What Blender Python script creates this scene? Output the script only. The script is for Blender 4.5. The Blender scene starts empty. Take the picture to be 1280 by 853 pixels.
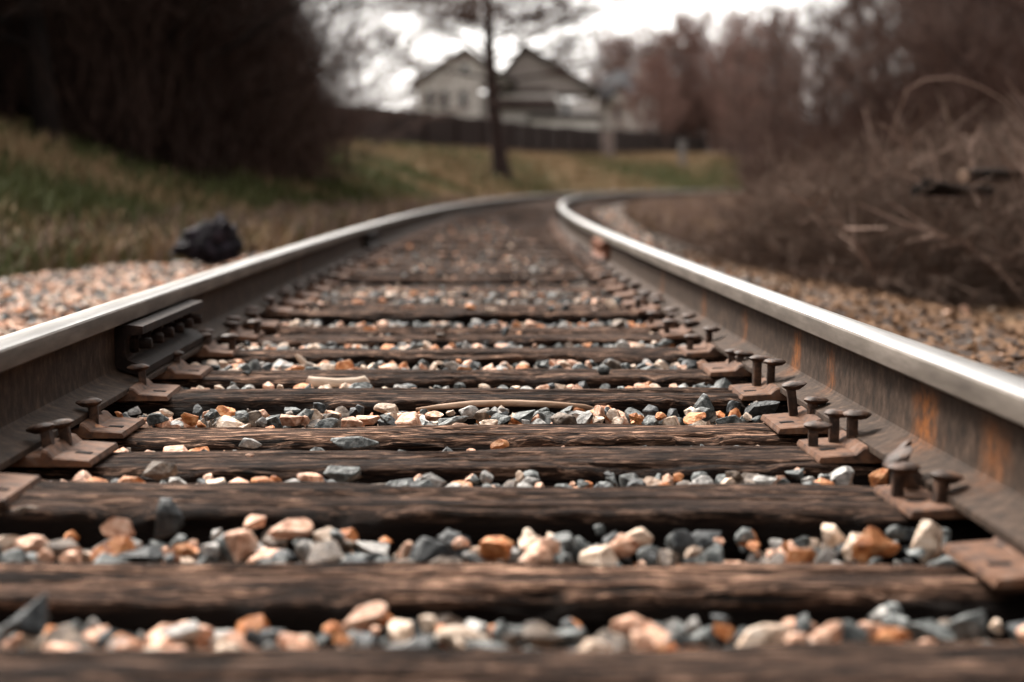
import bpy, bmesh, math, random
import numpy as np
from mathutils import Vector, Matrix, Euler, noise as mnoise

R = random.Random(11)
NR = np.random.default_rng(7)
scene = bpy.context.scene
COL = scene.collection
rad = math.radians

# ------------------------------------------------------------------ camera
F = 2130.0                      # focal length in pixels of the 1280 wide photograph
CAM = Vector((0.02, 0, 0.45))
cam_d = bpy.data.cameras.new('camera')
cam = bpy.data.objects.new('camera', cam_d)
COL.objects.link(cam)
cam.location = CAM
cam.rotation_euler = Euler((rad(90 - 5.19), 0, rad(-1.86)), 'XYZ')
cam_d.sensor_width = 36
cam_d.lens = F / 1280 * 36
cam_d.clip_start = 0.02
cam_d.clip_end = 3000
cam_d.dof.use_dof = True
cam_d.dof.focus_distance = 3.3
cam_d.dof.aperture_fstop = 2.5
scene.camera = cam
CROT = cam.rotation_euler.to_matrix()


def at(px, py, d):
    """point of the place seen at photograph pixel (px,py), d metres up the track"""
    v = CROT @ Vector(((px - 640) / F, -(py - 426.5) / F, -1))
    return CAM + v * (d / v.y)


def pix(p):
    v = CROT.transposed() @ (Vector(p) - CAM)
    if v.z > -0.01:
        return None
    return (640 + F * v.x / -v.z, 426.5 - F * v.y / -v.z, -v.z)


# ------------------------------------------------------------------ track geometry
RC = 391.0                      # curve radius, curving to the right


def tk(s, t, z=0.0):
    a = s / RC
    r = RC - t
    return Vector((RC - r * math.cos(a), r * math.sin(a), z))


def tk_np(s, t, z):
    a = s / RC
    r = RC - t
    return np.stack([RC - r * np.cos(a), r * np.sin(a), z], -1)


def to_track(x, y):
    r = np.hypot(RC - x, y)
    return RC * np.arctan2(y, RC - x), RC - r


LT = np.array([2.6, 3.2, 4.2, 7, 10, 16, 40, 400.])
LZ = np.array([-.26, -.12, .14, 1.15, 1.8, 2.35, 2.9, 4.0])
RT = np.array([2.6, 4, 9, 20, 40, 400.])
RZ = np.array([-.28, -.26, -.16, .7, 1.6, 4.])


def ground_z(x, y):
    x = np.asarray(x, float)
    y = np.asarray(y, float)
    s, t = to_track(x, y)
    zl = np.interp(-t, LT, LZ)
    zr = np.interp(t, RT, RZ)
    z = np.where(t < 0, zl, zr)
    core = np.clip((2.75 - np.abs(t)) / .3, 0, 1)
    z = z * (1 - core) + (-.4) * core
    far = np.clip((np.abs(t) - 6) / 8, 0, 1) * np.clip(s - 70, 0, 260) * .0115
    z = z + np.where(t < 0, far, far * .4)
    bump = .06 * np.sin(x * 1.3 + 2.1 * np.sin(y * .31)) * np.sin(y * .9 + 1.7 * np.sin(x * .41)) + .03 * np.sin(x * 3.1 + y * 2.3)
    return z + bump * np.clip((np.abs(t) - 3.0) / 2, 0, 1)


def gz(x, y):
    return float(ground_z(x, y))


# ------------------------------------------------------------------ helpers
def link(o, parent=None):
    COL.objects.link(o)
    if parent is not None:
        o.parent = parent
    return o


def tag(o, label=None, cat=None, group=None, kind=None):
    if label:
        o['label'] = label
    if cat:
        o['category'] = cat
    if group:
        o['group'] = group
    if kind:
        o['kind'] = kind
    return o


def empty(name, loc, rz=0):
    o = bpy.data.objects.new(name, None)
    o.empty_display_size = .1
    o.location = loc
    o.rotation_euler = (0, 0, rz)
    return link(o)


def mesh_np(name, verts, faces, mats, midx=None, smooth=False, sharp=None):
    """faces: (n,3) or (n,4) int array"""
    me = bpy.data.meshes.new(name)
    verts = np.asarray(verts, np.float32)
    faces = np.asarray(faces, np.int32)
    k = faces.shape[1]
    me.vertices.add(len(verts))
    me.vertices.foreach_set('co', verts.ravel())
    me.loops.add(faces.size)
    me.loops.foreach_set('vertex_index', faces.ravel())
    me.polygons.add(len(faces))
    me.polygons.foreach_set('loop_start', np.arange(0, faces.size, k, dtype=np.int32))
    for m in mats:
        me.materials.append(m)
    if midx is not None:
        me.polygons.foreach_set('material_index', np.asarray(midx, np.int32))
    me.polygons.foreach_set('use_smooth', np.full(len(faces), bool(smooth)))
    me.update(calc_edges=True)
    if smooth and sharp:
        me.set_sharp_from_angle(angle=rad(sharp))
    return me


def obj_np(name, verts, faces, mats, parent=None, **kw):
    return link(bpy.data.objects.new(name, mesh_np(name, verts, faces, mats, **kw)), parent)


def obj_bm(name, bm, mat, parent=None, smooth=False, sharp=35):
    me = bpy.data.meshes.new(name)
    bmesh.ops.recalc_face_normals(bm, faces=bm.faces[:])
    bm.to_mesh(me)
    bm.free()
    for m in (mat if isinstance(mat, (list, tuple)) else [mat]):
        me.materials.append(m)
    if smooth:
        me.polygons.foreach_set('use_smooth', [True] * len(me.polygons))
        me.set_sharp_from_angle(angle=rad(sharp))
    return link(bpy.data.objects.new(name, me), parent)


def bm_box(bm, c, s, bevel=0, rot=None):
    m = Matrix.Translation(c) @ (rot.to_4x4() if rot else Matrix()) @ Matrix.Diagonal((*s, 1))
    g = bmesh.ops.create_cube(bm, size=1, matrix=m)
    if bevel:
        es = list({e for v in g['verts'] for e in v.link_edges})
        bmesh.ops.bevel(bm, geom=es, offset=bevel, segments=2, affect='EDGES', profile=.6)
    return g


def bm_lathe(bm, prof, n=14, m=None, sx=1, sy=1):
    """prof: list of (r,z) from bottom to top"""
    rings = []
    m = m or Matrix()
    for r, z in prof:
        rings.append([bm.verts.new(m @ Vector((r * sx * math.cos(2 * math.pi * i / n), r * sy * math.sin(2 * math.pi * i / n), z))) for i in range(n)])
    for a, b in zip(rings, rings[1:]):
        for i in range(n):
            bm.faces.new((a[i], a[(i + 1) % n], b[(i + 1) % n], b[i]))
    bm.faces.new(rings[0][::-1])
    bm.faces.new(rings[-1])


def prisms(P0, P1, R0, R1, n=3):
    """arrays of tapered sticks -> verts, quads"""
    P0 = np.asarray(P0, float); P1 = np.asarray(P1, float)
    R0 = np.asarray(R0, float)[:, None]; R1 = np.asarray(R1, float)[:, None]
    D = P1 - P0
    D /= np.linalg.norm(D, axis=1, keepdims=True) + 1e-9
    up = np.where(np.abs(D[:, 2:3]) > .9, np.array([[1., 0, 0]]), np.array([[0, 0, 1.]]))
    A = np.cross(D, up); A /= np.linalg.norm(A, axis=1, keepdims=True) + 1e-9
    B = np.cross(D, A)
    vs = []
    for i in range(n):
        c, s = math.cos(2 * math.pi * i / n), math.sin(2 * math.pi * i / n)
        o = A * c + B * s
        vs.append(P0 + o * R0)
        vs.append(P1 + o * R1)
    V = np.stack(vs, 1)                       # N, 2n, 3
    q = np.array([[2 * i, 2 * ((i + 1) % n), 2 * ((i + 1) % n) + 1, 2 * i + 1] for i in range(n)])
    N = len(P0)
    Fc = (q[None] + (np.arange(N) * 2 * n)[:, None, None]).reshape(-1, 4)
    return V.reshape(-1, 3), Fc


def sweep_np(points, radii, n=8):
    pts = [Vector(p) for p in points]
    V = []
    prev = None
    for i, p in enumerate(pts):
        d = (pts[min(i + 1, len(pts) - 1)] - pts[max(i - 1, 0)]).normalized()
        if prev is None:
            a = d.orthogonal().normalized()
        else:
            a = (prev - d * prev.dot(d)).normalized()
        prev = a
        b = d.cross(a)
        for k in range(n):
            an = 2 * math.pi * k / n
            V.append(p + (a * math.cos(an) + b * math.sin(an)) * radii[i])
    Fc = []
    for i in range(len(pts) - 1):
        for k in range(n):
            Fc.append((i * n + k, i * n + (k + 1) % n, (i + 1) * n + (k + 1) % n, (i + 1) * n + k))
    return np.array([tuple(v) for v in V]), np.array(Fc)


# ------------------------------------------------------------------ materials
def ramp_node(nt, stops):
    n = nt.nodes.new('ShaderNodeValToRGB')
    el = n.color_ramp.elements
    while len(el) < len(stops):
        el.new(.5)
    for e, (p, c) in zip(el, stops):
        e.position = p
        e.color = (*c, 1)
    return n


def mat(name, stops, scale=20, stretch=(1, 1, 1), rough=.8, bump=0, bump_scale=None, detail=5, island=0.0, metallic=0, coord='pos', spec=.12, distort=0.0, bump_dist=.01):
    m = bpy.data.materials.new(name)
    m.use_nodes = True
    nt = m.node_tree
    L = nt.links.new
    b = nt.nodes['Principled BSDF']
    b.inputs['Roughness'].default_value = rough
    b.inputs['Metallic'].default_value = metallic
    b.inputs['Specular IOR Level'].default_value = spec
    if coord == 'pos':
        src = nt.nodes.new('ShaderNodeNewGeometry').outputs['Position']
    else:
        src = nt.nodes.new('ShaderNodeTexCoord').outputs['Object']
    mp = nt.nodes.new('ShaderNodeMapping')
    mp.inputs['Scale'].default_value = stretch
    L(src, mp.inputs['Vector'])
    nz = nt.nodes.new('ShaderNodeTexNoise')
    nz.inputs['Scale'].default_value = scale
    nz.inputs['Detail'].default_value = detail
    nz.inputs['Roughness'].default_value = .62
    nz.inputs['Distortion'].default_value = distort
    L(mp.outputs[0], nz.inputs['Vector'])
    rp = ramp_node(nt, stops)
    L(nz.outputs['Fac'], rp.inputs[0])
    out = rp.outputs[0]
    if island:
        g = nt.nodes.new('ShaderNodeNewGeometry')
        oi = nt.nodes.new('ShaderNodeObjectInfo')
        ad = nt.nodes.new('ShaderNodeMath'); ad.operation = 'ADD'
        L(g.outputs['Random Per Island'], ad.inputs[0])
        L(oi.outputs['Random'], ad.inputs[1])
        fr = nt.nodes.new('ShaderNodeMath'); fr.operation = 'FRACT'
        L(ad.outputs[0], fr.inputs[0])
        mr = nt.nodes.new('ShaderNodeMapRange')
        mr.inputs['To Min'].default_value = 1 - island
        mr.inputs['To Max'].default_value = 1 + island
        L(fr.outputs[0], mr.inputs[0])
        hs = nt.nodes.new('ShaderNodeHueSaturation')
        L(mr.outputs[0], hs.inputs['Value'])
        L(out, hs.inputs['Color'])
        out = hs.outputs[0]
    L(out, b.inputs['Base Color'])
    if bump:
        n2 = nt.nodes.new('ShaderNodeTexNoise')
        n2.inputs['Scale'].default_value = bump_scale or scale * 2
        n2.inputs['Detail'].default_value = 6
        L(mp.outputs[0], n2.inputs['Vector'])
        bp = nt.nodes.new('ShaderNodeBump')
        bp.inputs['Strength'].default_value = bump
        bp.inputs['Distance'].default_value = bump_dist
        L(n2.outputs['Fac'], bp.inputs['Height'])
        L(bp.outputs[0], b.inputs['Normal'])
    return m


def stone_mat(name, dark, mid, light):
    return mat(name, [(.33, dark), (.48, mid), (.66, light)], scale=75, detail=9, rough=.6, bump=.8, bump_scale=130, island=.3, spec=.25, bump_dist=.006)


STONE = {
    'slate grey': stone_mat('stone_slate', (.014, .016, .016), (.052, .058, .057), (.19, .20, .195)),
    'charcoal': stone_mat('stone_charcoal', (.007, .009, .010), (.020, .023, .025), (.06, .065, .067)),
    'pale grey': stone_mat('stone_pale', (.075, .073, .068), (.22, .21, .197), (.43, .41, .385)),
    'salmon pink': stone_mat('stone_salmon', (.19, .08, .045), (.46, .25, .16), (.66, .46, .35)),
    'cream': stone_mat('stone_cream', (.20, .13, .085), (.47, .345, .255), (.66, .55, .455)),
    'orange': stone_mat('stone_orange', (.13, .035, .009), (.36, .125, .038), (.52, .27, .13)),
    'brown': stone_mat('stone_brown', (.028, .019, .013), (.075, .052, .037), (.17, .128, .096)),
}
SNAMES = list(STONE)
SMATS = [STONE[k] for k in SNAMES]


def wood_mat(name, gain=1.0):
    m = bpy.data.materials.new(name)
    m.use_nodes = True
    nt = m.node_tree
    L = nt.links.new
    b = nt.nodes['Principled BSDF']
    b.inputs['Roughness'].default_value = .9
    b.inputs['Specular IOR Level'].default_value = .08
    tc = nt.nodes.new('ShaderNodeTexCoord')
    oi = nt.nodes.new('ShaderNodeObjectInfo')
    off = nt.nodes.new('ShaderNodeVectorMath'); off.operation = 'ADD'
    L(tc.outputs['Object'], off.inputs[0])
    sc = nt.nodes.new('ShaderNodeMath'); sc.operation = 'MULTIPLY'; sc.inputs[1].default_value = 37
    L(oi.outputs['Random'], sc.inputs[0])
    L(sc.outputs[0], off.inputs[1])

    def nz(stretch, scale, detail=6, rough=.6):
        mp = nt.nodes.new('ShaderNodeMapping'); mp.inputs['Scale'].default_value = stretch
        L(off.outputs[0], mp.inputs[0])
        n = nt.nodes.new('ShaderNodeTexNoise'); n.inputs['Scale'].default_value = scale
        n.inputs['Detail'].default_value = detail; n.inputs['Roughness'].default_value = rough
        n.inputs['Distortion'].default_value = .7
        L(mp.outputs[0], n.inputs['Vector'])
        return n.outputs['Fac']
    g1 = nz((.12, 1, 1), 180, 8)         # fibres
    g2 = nz((.15, 1, 1), 40, 7)         # bands of harder wood
    pt = nz((.5, 1, 1), 5, 3)           # patches of wear
    ck = nz((.06, 1, 1), 70, 6)         # long checks
    c1 = ramp_node(nt, [(.33, tuple(x * gain for x in (.004, .0024, .0016))), (.52, tuple(x * gain for x in (.05, .029, .0195))), (.68, tuple(x * gain for x in (.36, .24, .178)))])
    L(g1, c1.inputs[0])
    c2 = ramp_node(nt, [(.38, (.10, .085, .075)), (.6, (1, 1, 1))])
    L(g2, c2.inputs[0])
    mx = nt.nodes.new('ShaderNodeMix'); mx.data_type = 'RGBA'; mx.blend_type = 'MULTIPLY'; mx.inputs[0].default_value = .9
    L(c1.outputs[0], mx.inputs['A']); L(c2.outputs[0], mx.inputs['B'])
    c3 = ramp_node(nt, [(.36, (.50, .44, .40)), (.64, (1.35, 1.25, 1.18))])
    L(pt, c3.inputs[0])
    mx2 = nt.nodes.new('ShaderNodeMix'); mx2.data_type = 'RGBA'; mx2.blend_type = 'MULTIPLY'; mx2.inputs[0].default_value = 1
    L(mx.outputs['Result'], mx2.inputs['A']); L(c3.outputs[0], mx2.inputs['B'])
    cc = ramp_node(nt, [(.36, (.05, .04, .035)), (.44, (1, 1, 1))])
    L(ck, cc.inputs[0])
    mxc = nt.nodes.new('ShaderNodeMix'); mxc.data_type = 'RGBA'; mxc.blend_type = 'MULTIPLY'; mxc.inputs[0].default_value = 1
    L(mx2.outputs['Result'], mxc.inputs['A']); L(cc.outputs[0], mxc.inputs['B'])
    mx2 = mxc
    # shade on the tarred sides painted in near-black: the weathered top skin is greyer and paler
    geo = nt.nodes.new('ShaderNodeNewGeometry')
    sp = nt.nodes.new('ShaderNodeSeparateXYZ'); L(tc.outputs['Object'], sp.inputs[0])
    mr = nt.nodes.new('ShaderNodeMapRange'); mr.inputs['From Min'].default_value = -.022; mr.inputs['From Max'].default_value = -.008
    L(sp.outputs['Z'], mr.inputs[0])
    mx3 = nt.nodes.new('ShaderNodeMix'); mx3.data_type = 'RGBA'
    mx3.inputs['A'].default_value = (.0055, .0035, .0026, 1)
    hv = nt.nodes.new('ShaderNodeHueSaturation')
    vr = nt.nodes.new('ShaderNodeMapRange'); vr.inputs['To Min'].default_value = .72; vr.inputs['To Max'].default_value = 1.3
    L(oi.outputs['Random'], vr.inputs[0]); L(vr.outputs[0], hv.inputs['Value'])
    hv.inputs['Saturation'].default_value = 1.0
    L(mx2.outputs['Result'], hv.inputs['Color'])
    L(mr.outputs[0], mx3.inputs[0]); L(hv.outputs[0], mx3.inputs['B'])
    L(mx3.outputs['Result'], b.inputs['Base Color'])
    cks = nt.nodes.new('ShaderNodeMapRange'); cks.inputs['From Min'].default_value = .36; cks.inputs['From Max'].default_value = .43
    L(ck, cks.inputs[0])
    a0 = nt.nodes.new('ShaderNodeMath'); a0.operation = 'ADD'
    L(g1, a0.inputs[0]); L(g2, a0.inputs[1])
    ad = nt.nodes.new('ShaderNodeMath'); ad.operation = 'MULTIPLY_ADD'; ad.inputs[1].default_value = .8
    L(cks.outputs[0], ad.inputs[0]); L(a0.outputs[0], ad.inputs[2])
    bp = nt.nodes.new('ShaderNodeBump'); bp.inputs['Strength'].default_value = 1; bp.inputs['Distance'].default_value = .009
    L(ad.outputs[0], bp.inputs['Height']); L(bp.outputs[0], b.inputs['Normal'])
    return m


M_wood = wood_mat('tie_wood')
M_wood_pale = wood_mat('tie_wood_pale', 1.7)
M_plate = mat('plate_rust', [(.3, (.022, .012, .008)), (.44, (.075, .040, .026)), (.54, (.11, .052, .028)), (.7, (.125, .082, .062))], scale=38, rough=.75, bump=.3, bump_scale=200, spec=.15, bump_dist=.003)
M_spike = mat('spike_iron', [(.3, (.012, .0065, .0045)), (.5, (.036, .019, .012)), (.72, (.11, .055, .032))], scale=60, rough=.6, bump=.3, bump_scale=220, spec=.22, bump_dist=.003)
M_bar = mat('joint_iron', [(.3, (.005, .0032, .0025)), (.55, (.014, .008, .006)), (.78, (.048, .026, .018))], scale=30, rough=.75, bump=.3, bump_scale=160, spec=.12, bump_dist=.003)
M_bar_rust = mat('joint_rust', [(.3, (.05, .022, .013)), (.55, (.16, .065, .036)), (.78, (.33, .15, .09))], scale=24, rough=.7, bump=.4, bump_scale=120, bump_dist=.003)


def rail_rust(name, orange_at):
    """web, foot and head sides: brown mill scale, orange weeping rust below old bolt holes"""
    m = bpy.data.materials.new(name)
    m.use_nodes = True
    nt = m.node_tree
    L = nt.links.new
    b = nt.nodes['Principled BSDF']
    b.inputs['Roughness'].default_value = .8
    b.inputs['Specular IOR Level'].default_value = .12
    geo = nt.nodes.new('ShaderNodeNewGeometry')

    def nz(stretch, scale, detail=5):
        mp = nt.nodes.new('ShaderNodeMapping'); mp.inputs['Scale'].default_value = stretch
        L(geo.outputs['Position'], mp.inputs[0])
        n = nt.nodes.new('ShaderNodeTexNoise'); n.inputs['Scale'].default_value = scale; n.inputs['Detail'].default_value = detail
        n.inputs['Roughness'].default_value = .65
        L(mp.outputs[0], n.inputs['Vector'])
        return n.outputs['Fac']
    base = ramp_node(nt, [(.3, (.014, .0088, .0058)), (.5, (.036, .0228, .0155)), (.72, (.078, .051, .0365))])
    L(nz((1, 1, .8), 42, 9), base.inputs[0])
    streak = ramp_node(nt, [(.3, (.72, .7, .68)), (.65, (1.1, 1.07, 1.04))])
    L(nz((1, 1, .3), 17, 6), streak.inputs[0])
    mx = nt.nodes.new('ShaderNodeMix'); mx.data_type = 'RGBA'; mx.blend_type = 'MULTIPLY'; mx.inputs[0].default_value = 1
    L(base.outputs[0], mx.inputs['A']); L(streak.outputs[0], mx.inputs['B'])
    col = mx.outputs['Result']
    sp = nt.nodes.new('ShaderNodeSeparateXYZ'); L(geo.outputs['Position'], sp.inputs[0])
    zr = nt.nodes.new('ShaderNodeMapRange'); zr.interpolation_type = 'SMOOTHSTEP'
    zr.inputs['From Min'].default_value = .15; zr.inputs['From Max'].default_value = .11
    L(sp.outputs['Z'], zr.inputs[0])
    zr2 = nt.nodes.new('ShaderNodeMapRange'); zr2.interpolation_type = 'SMOOTHSTEP'
    zr2.inputs['From Min'].default_value = .025; zr2.inputs['From Max'].default_value = .07
    L(sp.outputs['Z'], zr2.inputs[0])
    wob = nt.nodes.new('ShaderNodeMath'); wob.operation = 'MULTIPLY_ADD'; wob.inputs[1].default_value = .16
    L(nz((1, 1, .5), 16, 7), wob.inputs[0]); L(sp.outputs['Y'], wob.inputs[2])
    om = nt.nodes.new('ShaderNodeMapRange'); om.inputs['From Min'].default_value = .36; om.inputs['From Max'].default_value = .6
    L(nz((1, 1, .7), 70, 8), om.inputs[0])
    for (yy, w, k) in orange_at:
        df = nt.nodes.new('ShaderNodeMath'); df.operation = 'SUBTRACT'; df.inputs[1].default_value = yy + .08
        L(wob.outputs[0], df.inputs[0])
        ab = nt.nodes.new('ShaderNodeMath'); ab.operation = 'ABSOLUTE'; L(df.outputs[0], ab.inputs[0])
        r = nt.nodes.new('ShaderNodeMapRange'); r.interpolation_type = 'SMOOTHSTEP'
        r.inputs['From Min'].default_value = w; r.inputs['From Max'].default_value = 0
        r.inputs['To Max'].default_value = k
        L(ab.outputs[0], r.inputs[0])
        a = nt.nodes.new('ShaderNodeMath'); a.operation = 'MULTIPLY'; L(r.outputs[0], a.inputs[0]); L(zr.outputs[0], a.inputs[1])
        a2 = nt.nodes.new('ShaderNodeMath'); a2.operation = 'MULTIPLY'; L(a.outputs[0], a2.inputs[0]); L(zr2.outputs[0], a2.inputs[1])
        a3 = nt.nodes.new('ShaderNodeMath'); a3.operation = 'MULTIPLY'; L(a2.outputs[0], a3.inputs[0]); L(om.outputs[0], a3.inputs[1]); a2 = a3
        x = nt.nodes.new('ShaderNodeMix'); x.data_type = 'RGBA'
        x.inputs['B'].default_value = (.23, .075, .014, 1)
        L(a2.outputs[0], x.inputs[0]); L(col, x.inputs['A'])
        col = x.outputs['Result']
    L(col, b.inputs['Base Color'])
    bp = nt.nodes.new('ShaderNodeBump'); bp.inputs['Strength'].default_value = .35; bp.inputs['Distance'].default_value = .003
    L(nz((1, 1, .6), 160, 5), bp.inputs['Height']); L(bp.outputs[0], b.inputs['Normal'])
    return m


M_rail_right = rail_rust('rail_rust_right', [(3.68, .07, .85), (3.32, .06, .45), (2.62, .12, .8), (2.28, .1, .4), (4.4, .07, .4), (5.2, .08, .45), (6.4, .1, .35)])
M_rail_left = rail_rust('rail_rust_left', [(7.5, .1, .2)])
M_head = mat('rail_head_side', [(.3, (.055, .044, .036)), (.5, (.095, .078, .064)), (.7, (.15, .127, .108))], scale=30, stretch=(1, .15, 1), rough=.6, bump=.2, bump_scale=150, spec=.25, metallic=.1, bump_dist=.002)
M_steel = mat('rail_running_steel', [(.3, (.29, .28, .27)), (.6, (.44, .43, .415))], scale=40, stretch=(1, .05, 1), rough=.3, metallic=1, bump=.08, bump_scale=240, bump_dist=.002)

M_steel_dull = mat('rail_worn_steel', [(.3, (.13, .12, .11)), (.6, (.22, .208, .195))], scale=40, stretch=(1, .05, 1), rough=.42, metallic=.85, bump=.15, bump_scale=200, bump_dist=.002)

# ------------------------------------------------------------------ world and sun
w = bpy.data.worlds.new('World')
scene.world = w
w.use_nodes = True
nt = w.node_tree
bg = nt.nodes['Background']
sky = nt.nodes.new('ShaderNodeTexSky')
sky.sky_type = 'NISHITA'
sky.sun_disc = False
SUN_DIR = Vector((-.50, .70, .95)).normalized()      # towards the sun
sky.sun_elevation = math.asin(SUN_DIR.z)
sky.sun_rotation = math.atan2(SUN_DIR.x, SUN_DIR.y)
sky.dust_density = 4
sky.air_density = 1.3
hs = nt.nodes.new('ShaderNodeHueSaturation')
hs.inputs['Saturation'].default_value = .07
hs.inputs['Value'].default_value = 1.0
nt.links.new(sky.outputs[0], hs.inputs['Color'])
tc = nt.nodes.new('ShaderNodeTexCoord')
cn = nt.nodes.new('ShaderNodeTexNoise')
cn.inputs['Scale'].default_value = 2.2
cn.inputs['Detail'].default_value = 4
nt.links.new(tc.outputs['Generated'], cn.inputs['Vector'])
cr = ramp_node(nt, [(.3, (.88, .845, .815)), (.65, (1.08, 1.045, 1.0))])
nt.links.new(cn.outputs['Fac'], cr.inputs[0])
cm = nt.nodes.new('ShaderNodeMix'); cm.data_type = 'RGBA'; cm.blend_type = 'MULTIPLY'; cm.inputs[0].default_value = 1
nt.links.new(hs.outputs[0], cm.inputs['A'])
nt.links.new(cr.outputs[0], cm.inputs['B'])
nt.links.new(cm.outputs['Result'], bg.inputs['Color'])
bg.inputs['Strength'].default_value = .105

sl = bpy.data.lights.new('sun', 'SUN')
sl.energy = 1.5
sl.angle = rad(14)
sl.color = (1, .92, .83)
so = link(bpy.data.objects.new('sun', sl))
so.rotation_euler = (-SUN_DIR).to_track_quat('-Z', 'Y').to_euler()
so.location = (-20, 20, 40)

scene.view_settings.view_transform = 'Standard'
scene.view_settings.look = 'None'
scene.view_settings.gamma = 1
scene.view_settings.exposure = 2.3
scene.cycles.use_denoising = True
try:
    scene.cycles.denoiser = 'OPENIMAGEDENOISE'
except Exception:
    pass
scene.cycles.max_bounces = 5
scene.cycles.diffuse_bounces = 2
scene.cycles.transparent_max_bounces = 4

# ------------------------------------------------------------------ ground
def spaced(a, b, n, p):
    u = np.linspace(0, 1, n) ** p
    return a + (b - a) * u


xs = np.unique(np.concatenate([-spaced(0, 60, 150, 1.6), spaced(0, 60, 150, 1.6), -spaced(60, 700, 20, 1.5), spaced(60, 700, 20, 1.5)]))
ys = np.unique(np.concatenate([-spaced(0, 60, 12, 1.3), spaced(0, 60, 150, 1.2), spaced(60, 220, 100, 1), spaced(220, 1200, 20, 1.5)]))
GX, GY = np.meshgrid(xs, ys)
GZ = ground_z(GX, GY)
nx, ny = len(xs), len(ys)
ii = np.arange(nx * ny).reshape(ny, nx)
q = np.stack([ii[:-1, :-1], ii[:-1, 1:], ii[1:, 1:], ii[1:, :-1]], -1).reshape(-1, 4)
S_, T_ = to_track(GX, GY)
Tc = ((T_[:-1, :-1] + T_[1:, 1:]) / 2).ravel()
M_bank = mat('bank_soil_grass', [(.30, (.035, .024, .014)), (.44, (.06, .05, .021)), (.56, (.05, .055, .02)), (.70, (.15, .102, .054))], scale=.9, rough=.95, bump=.6, bump_scale=9, detail=9, distort=.6, bump_dist=.05)
M_litter = mat('leaf_litter_soil', [(.3, (.03, .019, .012)), (.48, (.075, .046, .027)), (.62, (.13, .077, .042)), (.75, (.18, .128, .097))], scale=5, rough=.95, bump=.7, bump_scale=22, detail=9, bump_dist=.03)
gr = obj_np('ground', np.stack([GX.ravel(), GY.ravel(), GZ.ravel()], -1), q, [M_bank, M_litter], midx=(Tc > 0).astype(int), smooth=True)
tag(gr, kind='structure')

# ballast bed: a raised ribbon along the curve
M_bed = mat('ballast_bed', [(.3, (.012, .009, .007)), (.48, (.042, .030, .024)), (.6, (.085, .058, .044)), (.75, (.17, .12, .092))], scale=26, rough=.9, bump=.9, bump_scale=40, detail=6, bump_dist=.03)
sec = [(-3.3, -.5), (-3.15, -.24), (-2.9, -.15), (-1.6, -.12), (-.9, -.12), (0, -.125), (.9, -.12), (1.6, -.12), (2.2, -.18), (2.7, -.27), (2.9, -.5)]
ss = np.concatenate([np.arange(-3, 40, .5), np.arange(40, 201, 2.)])
V = np.concatenate([tk_np(ss, np.full_like(ss, t), np.full_like(ss, z))[:, None] for t, z in sec], 1)
k = len(sec)
ii = np.arange(len(ss) * k).reshape(len(ss), k)
q = np.stack([ii[:-1, :-1], ii[:-1, 1:], ii[1:, 1:], ii[1:, :-1]], -1).reshape(-1, 4)
tag(obj_np('ballast_bed', V.reshape(-1, 3), q, [M_bed], smooth=True), kind='structure')

# ------------------------------------------------------------------ rails
half = [(.07, 0), (.0705, .004), (.0697, .0105), (.068, .0118), (.045, .0185), (.022, .0262), (.0145, .0295), (.0105, .0345), (.0088, .042), (.008, .055), (.008, .11), (.0085, .120), (.0115, .127), (.0165, .1305),
        (.0335, .1345), (.0358, .137), (.0366, .148), (.0364, .161), (.0352, .1672), (.0325, .1706), (.0275, .1728), (.019, .1746), (.0095, .1755), (0, .1758)]
prof = half + [(-x, z) for x, z in half[-2::-1]]
RAIL_T = .7525
RAIL_Z = .0185


def build_rail(side, mrust, label):
    ss = np.concatenate([np.arange(-1.0, 12, .25), np.arange(12, 60, .8), np.arange(60, 176, 2.)])
    k = len(prof)
    V = np.concatenate([tk_np(ss, np.full_like(ss, side * RAIL_T + x), np.full_like(ss, RAIL_Z + z))[:, None] for x, z in prof], 1)
    ii = np.arange(len(ss) * k).reshape(len(ss), k)
    j = np.arange(k)
    q = np.stack([ii[:-1], ii[1:], np.roll(ii[1:], -1, 1), np.roll(ii[:-1], -1, 1)], -1)     # n-1,k,4
    mi = np.zeros(k, int)
    for a in range(k):
        x0, z0 = prof[a]; x1, z1 = prof[(a + 1) % k]
        zm, xm = (z0 + z1) / 2, abs(x0 + x1) / 2
        if zm > .1690:
            mi[a] = 2 if (x0 + x1) / 2 * -side > -.006 else 3
        elif zm > .128:
            mi[a] = 1
    midx = np.tile(mi, len(ss) - 1)
    o = obj_np('rail', V.reshape(-1, 3), q.reshape(-1, 4), [mrust, M_head, M_steel, M_steel_dull], midx=midx, smooth=True, sharp=19)
    tag(o, label, 'rail', 'the two rails of the track')
    return o


rail_l = build_rail(-1, M_rail_left, 'left steel rail with a dark shaded web and a bolted joint bar near the camera')
rail_r = build_rail(1, M_rail_right, 'right steel rail with orange rust streaks down its web and a shiny bright head')


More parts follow.
